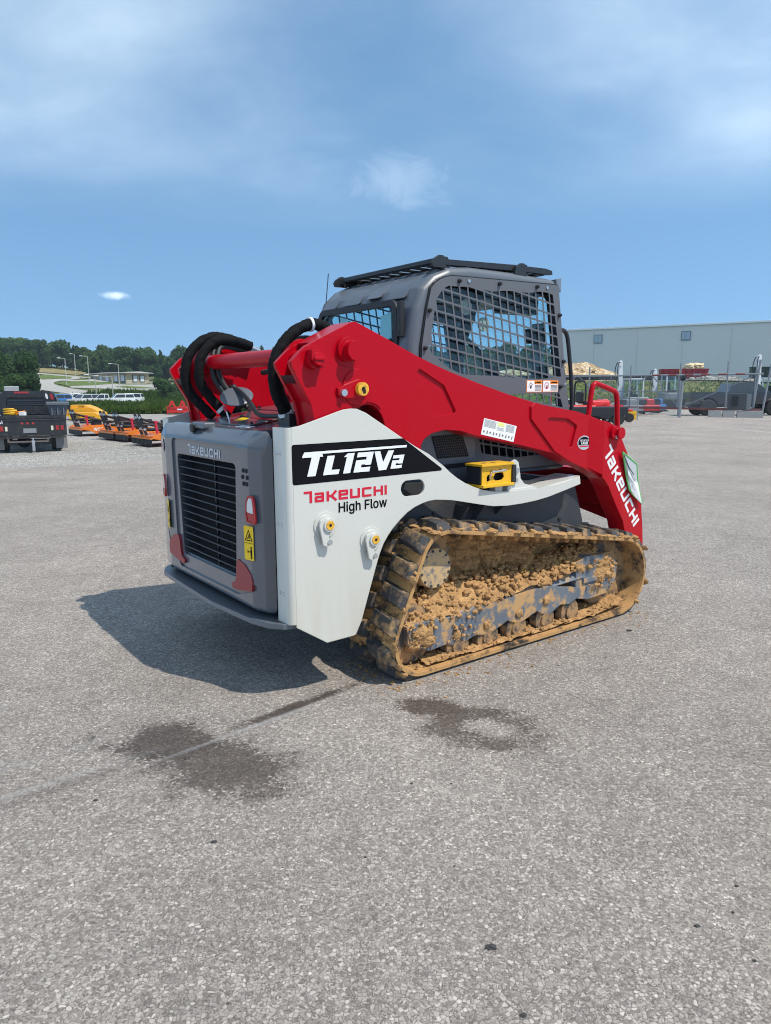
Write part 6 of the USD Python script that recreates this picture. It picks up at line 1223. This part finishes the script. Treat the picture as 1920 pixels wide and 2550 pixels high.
# rear window
fr = rear_open.buffer(.022).difference(rear_open.buffer(-.014))
obj('window_seal', ext_yz(fr, .208, .232), BLACK, cab)
rw = obj('rear_window', ext_yz(rear_open.buffer(-.004), .236, .241), TINTED, cab)
for y0, y1, z0, z1, t in ((.13, .235, 1.962, 2.045, .02), (.235, .285, 1.955, 2.02, .0), (-.335, -.215, 1.90, 2.055, -.02)):
    obj('window_paper', ext_yz(Polygon([(y0, z0), (y1, z0 + t), (y1 - .01, z1 + t), (y0 + .006, z1)]), .250, .252), BLUEPAPER, rw)
obj('window_hinge', cat(bx(.212, -.475, 2.00, .03, .035, .20), *[cyl((.196, -.475, z), (.215, -.475, z), .013, 10) for z in (2.07, 2.0, 1.93)]), BLACK, cab)
# guards on both flanks
plate = Polygon([(.312, 1.06), (.292, 1.70), (.296, 1.846), (.337, 2.071), (.365, 2.175), (.395, 2.205), (.435, 2.230), (.480, 2.247), (.53, 2.257), (1.466, 2.276), (1.484, 2.27), (1.496, 2.235), (1.58, 1.74), (1.645, 1.453), (1.665, 1.06)])
reg1 = Polygon([(.452, 2.172), (.470, 2.186), (.50, 2.198), (.62, 2.201), (.70, 2.204), (.86, 2.190), (1.0, 2.206), (1.20, 2.206), (1.30, 2.222), (1.432, 2.222), (1.447, 2.16), (1.548, 1.672), (1.36, 1.655), (1.10, 1.656), (1.02, 1.668), (.62, 1.68), (.50, 1.72), (.37, 1.80), (.352, 1.835), (.356, 1.87), (.385, 2.01), (.395, 2.105)])
reg2 = Polygon([(.55, 1.50), (1.10, 1.556), (1.535, 1.556), (1.578, 1.462), (1.575, 1.30), (1.50, 1.19), (1.36, 1.142), (1.08, 1.136), (.80, 1.165), (.77, 1.285)])
ra, ca = np.array([.0698, -.0115]), np.array([.0113, -.0692])
cells = []
for i in range(-14, 24):
    for j in range(-4, 18):
        p = np.array([.524, 2.165]) + i * ra + j * ca
        cells.append(Polygon([p + a * ra + b * ca for a, b in ((.085, .085), (.915, .085), (.915, .915), (.085, .915))]))
cells = unary_union(cells)
def filt(g): return unary_union([q for q in polys(g) if q.area > 2.5e-4])
screen_poly = plate.difference(filt(cells.intersection(reg1)).union(filt(cells.intersection(reg2))))
def screen(s):
    m = ext_xz(screen_poly, -.572, -.5685) if s < 0 else flipy(ext_xz(screen_poly, -.572, -.5685))
    p = obj('side_guard', m, SCREEN, cab)
    f = (lambda q: q) if s < 0 else flipy
    for x, z in ((.582, 2.232), (.924, 2.242), (1.272, 2.250), (1.504, 2.081), (1.562, 1.774), (1.540, 1.602), (.348, 2.047), (.316, 1.83)):
        obj('guard_bolt', f(cat(cyl((x, -.584, z), (x, -.571, z), .013, 10), cyl((x, -.594, z), (x, -.583, z), .008, 8))), BLACK, p)
    for x, z in ((.663, 2.238), (1.374, 2.252), (1.588, 1.62)): obj('guard_rivet', f(cyl((x, -.578, z), (x, -.571, z), .010, 12)), ZINC, p, smooth=30)
    obj('side_seal', f(ext_xz(plate.buffer(.008).difference(plate.buffer(-.012)), -.566, -.545)), BLACK, cab)
    obj('side_window', f(ext_xz(Polygon([(.335, 1.70), (.37, 2.06), (.46, 2.20), (1.45, 2.24), (1.55, 1.66), (1.565, 1.46), (.335, 1.46)]), -.535, -.531)), GLASS, cab)
    if s > 0: return
    for x0, x1 in ((1.200, 1.352), (1.360, 1.518)):
        st = obj('warning_sticker', ext_xz(sbox(x0, 1.566, x1, 1.646), -.5733, -.5722), ORANGEINK, p, label='white and orange warning sticker on the cab guard')
        obj('sticker_field', ext_xz(sbox(x0 + .004, 1.570, x1 - .004, 1.642).difference(sbox(x0 + .075, 1.619, x1 - .003, 1.645)), -.5740, -.5734), PAPER, st)
        fig = Point(x0 + .04, 1.61).buffer(.022).difference(Point(x0 + .04, 1.61).buffer(.018)) if x0 > 1.3 else LineString([(x0 + .02, 1.60), (x0 + .035, 1.63), (x0 + .06, 1.615)]).buffer(.0015)
        obj('sticker_picture', ext_xz(unary_union([fig, Polygon([(x0 + .032, 1.588), (x0 + .050, 1.596), (x0 + .047, 1.615), (x0 + .036, 1.612)])]), -.5748, -.5741), LAMPRED if x0 > 1.3 else INK, st)
        obj('sticker_text', ext_xz(unary_union([sbox(x0 + .082, z, x1 - .010, z + .0035) for z in (1.578, 1.586, 1.594, 1.602, 1.610)] + [sbox(x0 + .095, 1.628, x1 - .012, 1.636), Polygon([(x0 + .080, 1.625), (x0 + .092, 1.625), (x0 + .086, 1.638)])]), -.5748, -.5741), INK, st)
both(screen)
obj('windscreen', cat(bx(1.585, 0, 1.66, .006, .95, 1.10, ry=-.13)), GLASS, cab)
# inside
seat = obj('seat', cat(rbox(.62, 1.08, -.24, .24, 1.22, 1.36, .05), tri(hull_balls([(x, y, z) for x, z in ((.66, 1.34), (.74, 1.34), (.50, 1.86), (.58, 1.86)) for y in (-.22, .22)], .045, 10)), tri(hull_balls([(x, y, z) for x, z in ((.50, 1.88), (.54, 1.95)) for y in (-.12, .12)], .04, 10))), BLACK, cab, smooth=30)
obj('armrest', cat(rbox(.72, 1.15, -.40, -.28, 1.50, 1.57, .03), rbox(.72, 1.15, .28, .40, 1.50, 1.57, .03), cyl((1.12, -.34, 1.55), (1.15, -.34, 1.74), .025, 12), cyl((1.12, .34, 1.55), (1.15, .34, 1.74), .025, 12)), BLACK, seat, smooth=30)
obj('lap_bar', cat(tube(smooth_path([(.45, -.43, 2.05), (.70, -.43, 1.95), (.98, -.40, 1.78), (1.10, -.3, 1.62), (1.12, 0, 1.60), (1.10, .3, 1.62), (.98, .40, 1.78), (.70, .43, 1.95), (.45, .43, 2.05)], 5), .018, 10)), BLACKMETAL, cab, smooth=True)
obj('cab_pillar', cat(bx(.90, .47, 1.75, .07, .05, 1.0), bx(.86, -.35, 2.02, .06, .05, .42, ry=.4), bx(1.35, -.32, 2.16, .34, .10, .12), bx(1.30, .30, 2.15, .40, .12, .12)), BLACK, cab)
obj('roof_trim', cat(bx(1.15, -.1, 2.19, .5, .7, .06), bx(.62, -.36, 2.18, .24, .2, .08)), BLACK, cab)
obj('speaker_dial', cat(cyl((.74, -.47, 2.10), (.74, -.455, 2.10), .05, 16), cyl((.90, -.47, 2.00), (.90, -.455, 2.0), .045, 16)), mat('cream_plastic', (.42, .42, .36), .6), cab)
obj('front_display', cat(bx(1.44, -.42, 1.95, .05, .14, .10), bx(1.50, -.44, 1.68, .06, .06, .12), bx(1.42, .36, 1.80, .04, .12, .20)), BLACK, cab)
obj('cab_panel_grey', bx(1.515, -.38, 1.86, .02, .10, .36), mat('pale_panel', (.35, .42, .44), .5), cab)
# roof rack
rack = obj('roof_rack', cat(tube([(.475, .50, 2.350), (.475, -.50, 2.350)], .019, 12), bx(.475, 0, 2.350, .044, .98, .022)), BLACKMETAL, L, smooth=30, label='dark steel guard frame on the cab roof')
for s in (-1, 1):
    rail = Polygon([(.50, 2.328), (.50, 2.360), (1.10, 2.382), (1.42, 2.386), (1.485, 2.376), (1.49, 2.352), (1.40, 2.350), (1.10, 2.345)])
    q = obj('rack_rail', ext_xz(rail, s * .50 - .016, s * .50 + .016), BLACKMETAL, rack)
    for x, dz in ((.465, 0), (1.165, .018)):
        br = Polygon([(x - .058, 2.304), (x - .066, 2.330), (x - .050, 2.352 + dz), (x - .012, 2.376 + dz), (x + .022, 2.376 + dz), (x + .034, 2.362 + dz), (x + .046, 2.304)])
        obj('rack_bracket', ext_xz(rpoly(br.exterior.coords, .006), min(s * .538, s * .522), max(s * .538, s * .522)), BLACKMETAL, rack, smooth=30)
        obj('rack_bracket', ext_xz(rpoly(affinity.translate(br, .062, .002).exterior.coords, .006), min(s * .502, s * .478), max(s * .502, s * .478)), BLACKMETAL, rack, smooth=30)
        obj('rack_bolt', cyl((x + .03, s * .515, 2.312), (x + .03, s * .515, 2.336), .014, 10), ZINC, rack, smooth=30)
for k, y in enumerate(np.linspace(-.44, .44, 9)): obj('rack_slat', bx(.96, y, 2.346, .96, .080, .004), GREY, rack)
for x in (.62, .86, 1.10, 1.35): obj('rack_crossbar', bx(x, 0, 2.340, .022, .98, .008), BLACKMETAL, rack)
obj('rack_front_bar', tube([(1.47, .49, 2.366), (1.47, -.49, 2.366)], .014, 10), BLACKMETAL, rack, smooth=30)
obj('yellow_strap', bx(.52, .30, 2.352, .03, .16, .004), YELLOW, rack)
obj('antenna', cat(cyl((.294, .50, 2.02), (.337, .50, 2.385), .0035, 6), cyl((.29, .50, 1.98), (.296, .50, 2.06), .008, 8)), BLACK, L)
obj('cab_grab_rail', tube(smooth_path([(1.56, -.52, 1.990), (1.605, -.52, 1.992), (1.640, -.52, 1.978), (1.668, -.52, 1.93), (1.70, -.52, 1.78), (1.725, -.52, 1.62), (1.74, -.52, 1.42), (1.72, -.52, 1.38)], 5), .0145, 12), BLACKMETAL, L, smooth=True)

# ---------------------------------------------------------------- document pouch hanging from the arm
ang = math.radians(LOADER_ROT)
P = thing('document_pouch', 'clear plastic document pouch with green edge hanging at the front of the red lift arm', 'pouch', LOADER_AT, LOADER_ROT)
pp = [(1.887, -.860, 1.148), (2.062, -.862, 1.051), (2.073, -.868, .933), (2.154, -.860, .748), (2.054, -.858, .819), (1.991, -.860, .870), (1.958, -.852, .972), (1.906, -.858, 1.113)]
def fan(pts, off=0.0):
    v = np.array(pts) + np.array([0, off, 0]); c = v.mean(0) + np.array([0, -.012, 0]); V = np.vstack([v, c]); k = len(v)
    V2 = np.vstack([V, V + np.array([0, .002, 0])]); n = len(V)
    F = [(i, (i + 1) % k, k) for i in range(k)] + [(n + (i + 1) % k, n + i, n + k) for i in range(k)] + [(i, n + i, n + (i + 1) % k) for i in range(k)] + [(i, n + (i + 1) % k, (i + 1) % k) for i in range(k)]
    m = trimesh.Trimesh(V2, F, process=False); m.fix_normals(); return m
PLASTIC = mat('clear_sleeve', (.42, .44, .46), .25, coat=.4)
pm = obj('pouch_sleeve', fan(pp), PLASTIC, P)
v = np.array(pp); c = v.mean(0)
ins = [c + (q - c) * .80 + np.array([.015, -.008, -.035]) for q in v]; ins[0] = ins[0] + np.array([0.03, 0, -.09]); ins[1] = ins[1] + np.array([0, 0, -.07])
obj('paper_sheet', fan(ins), PAPER, P)
obj('green_edging', tube(np.vstack([v, v[:1]]), .0055, 8, cap=False), GREENINK, P, smooth=True)
obj('tie_string', tube([(1.93, -.80, 1.17), (1.90, -.868, 1.12), (1.95, -.874, 1.04), (2.01, -.878, .98)], .003, 6), BLACK, P)
lines = []
obj('paper_print', cat([bx(2.02 + .012 * (k % 3), -.874, .945 - .016 * k, .05 + .01 * (k % 2), .002, .003, ry=.5) for k in range(7)]), mat('grey_print', (.30, .32, .34), .6), P)
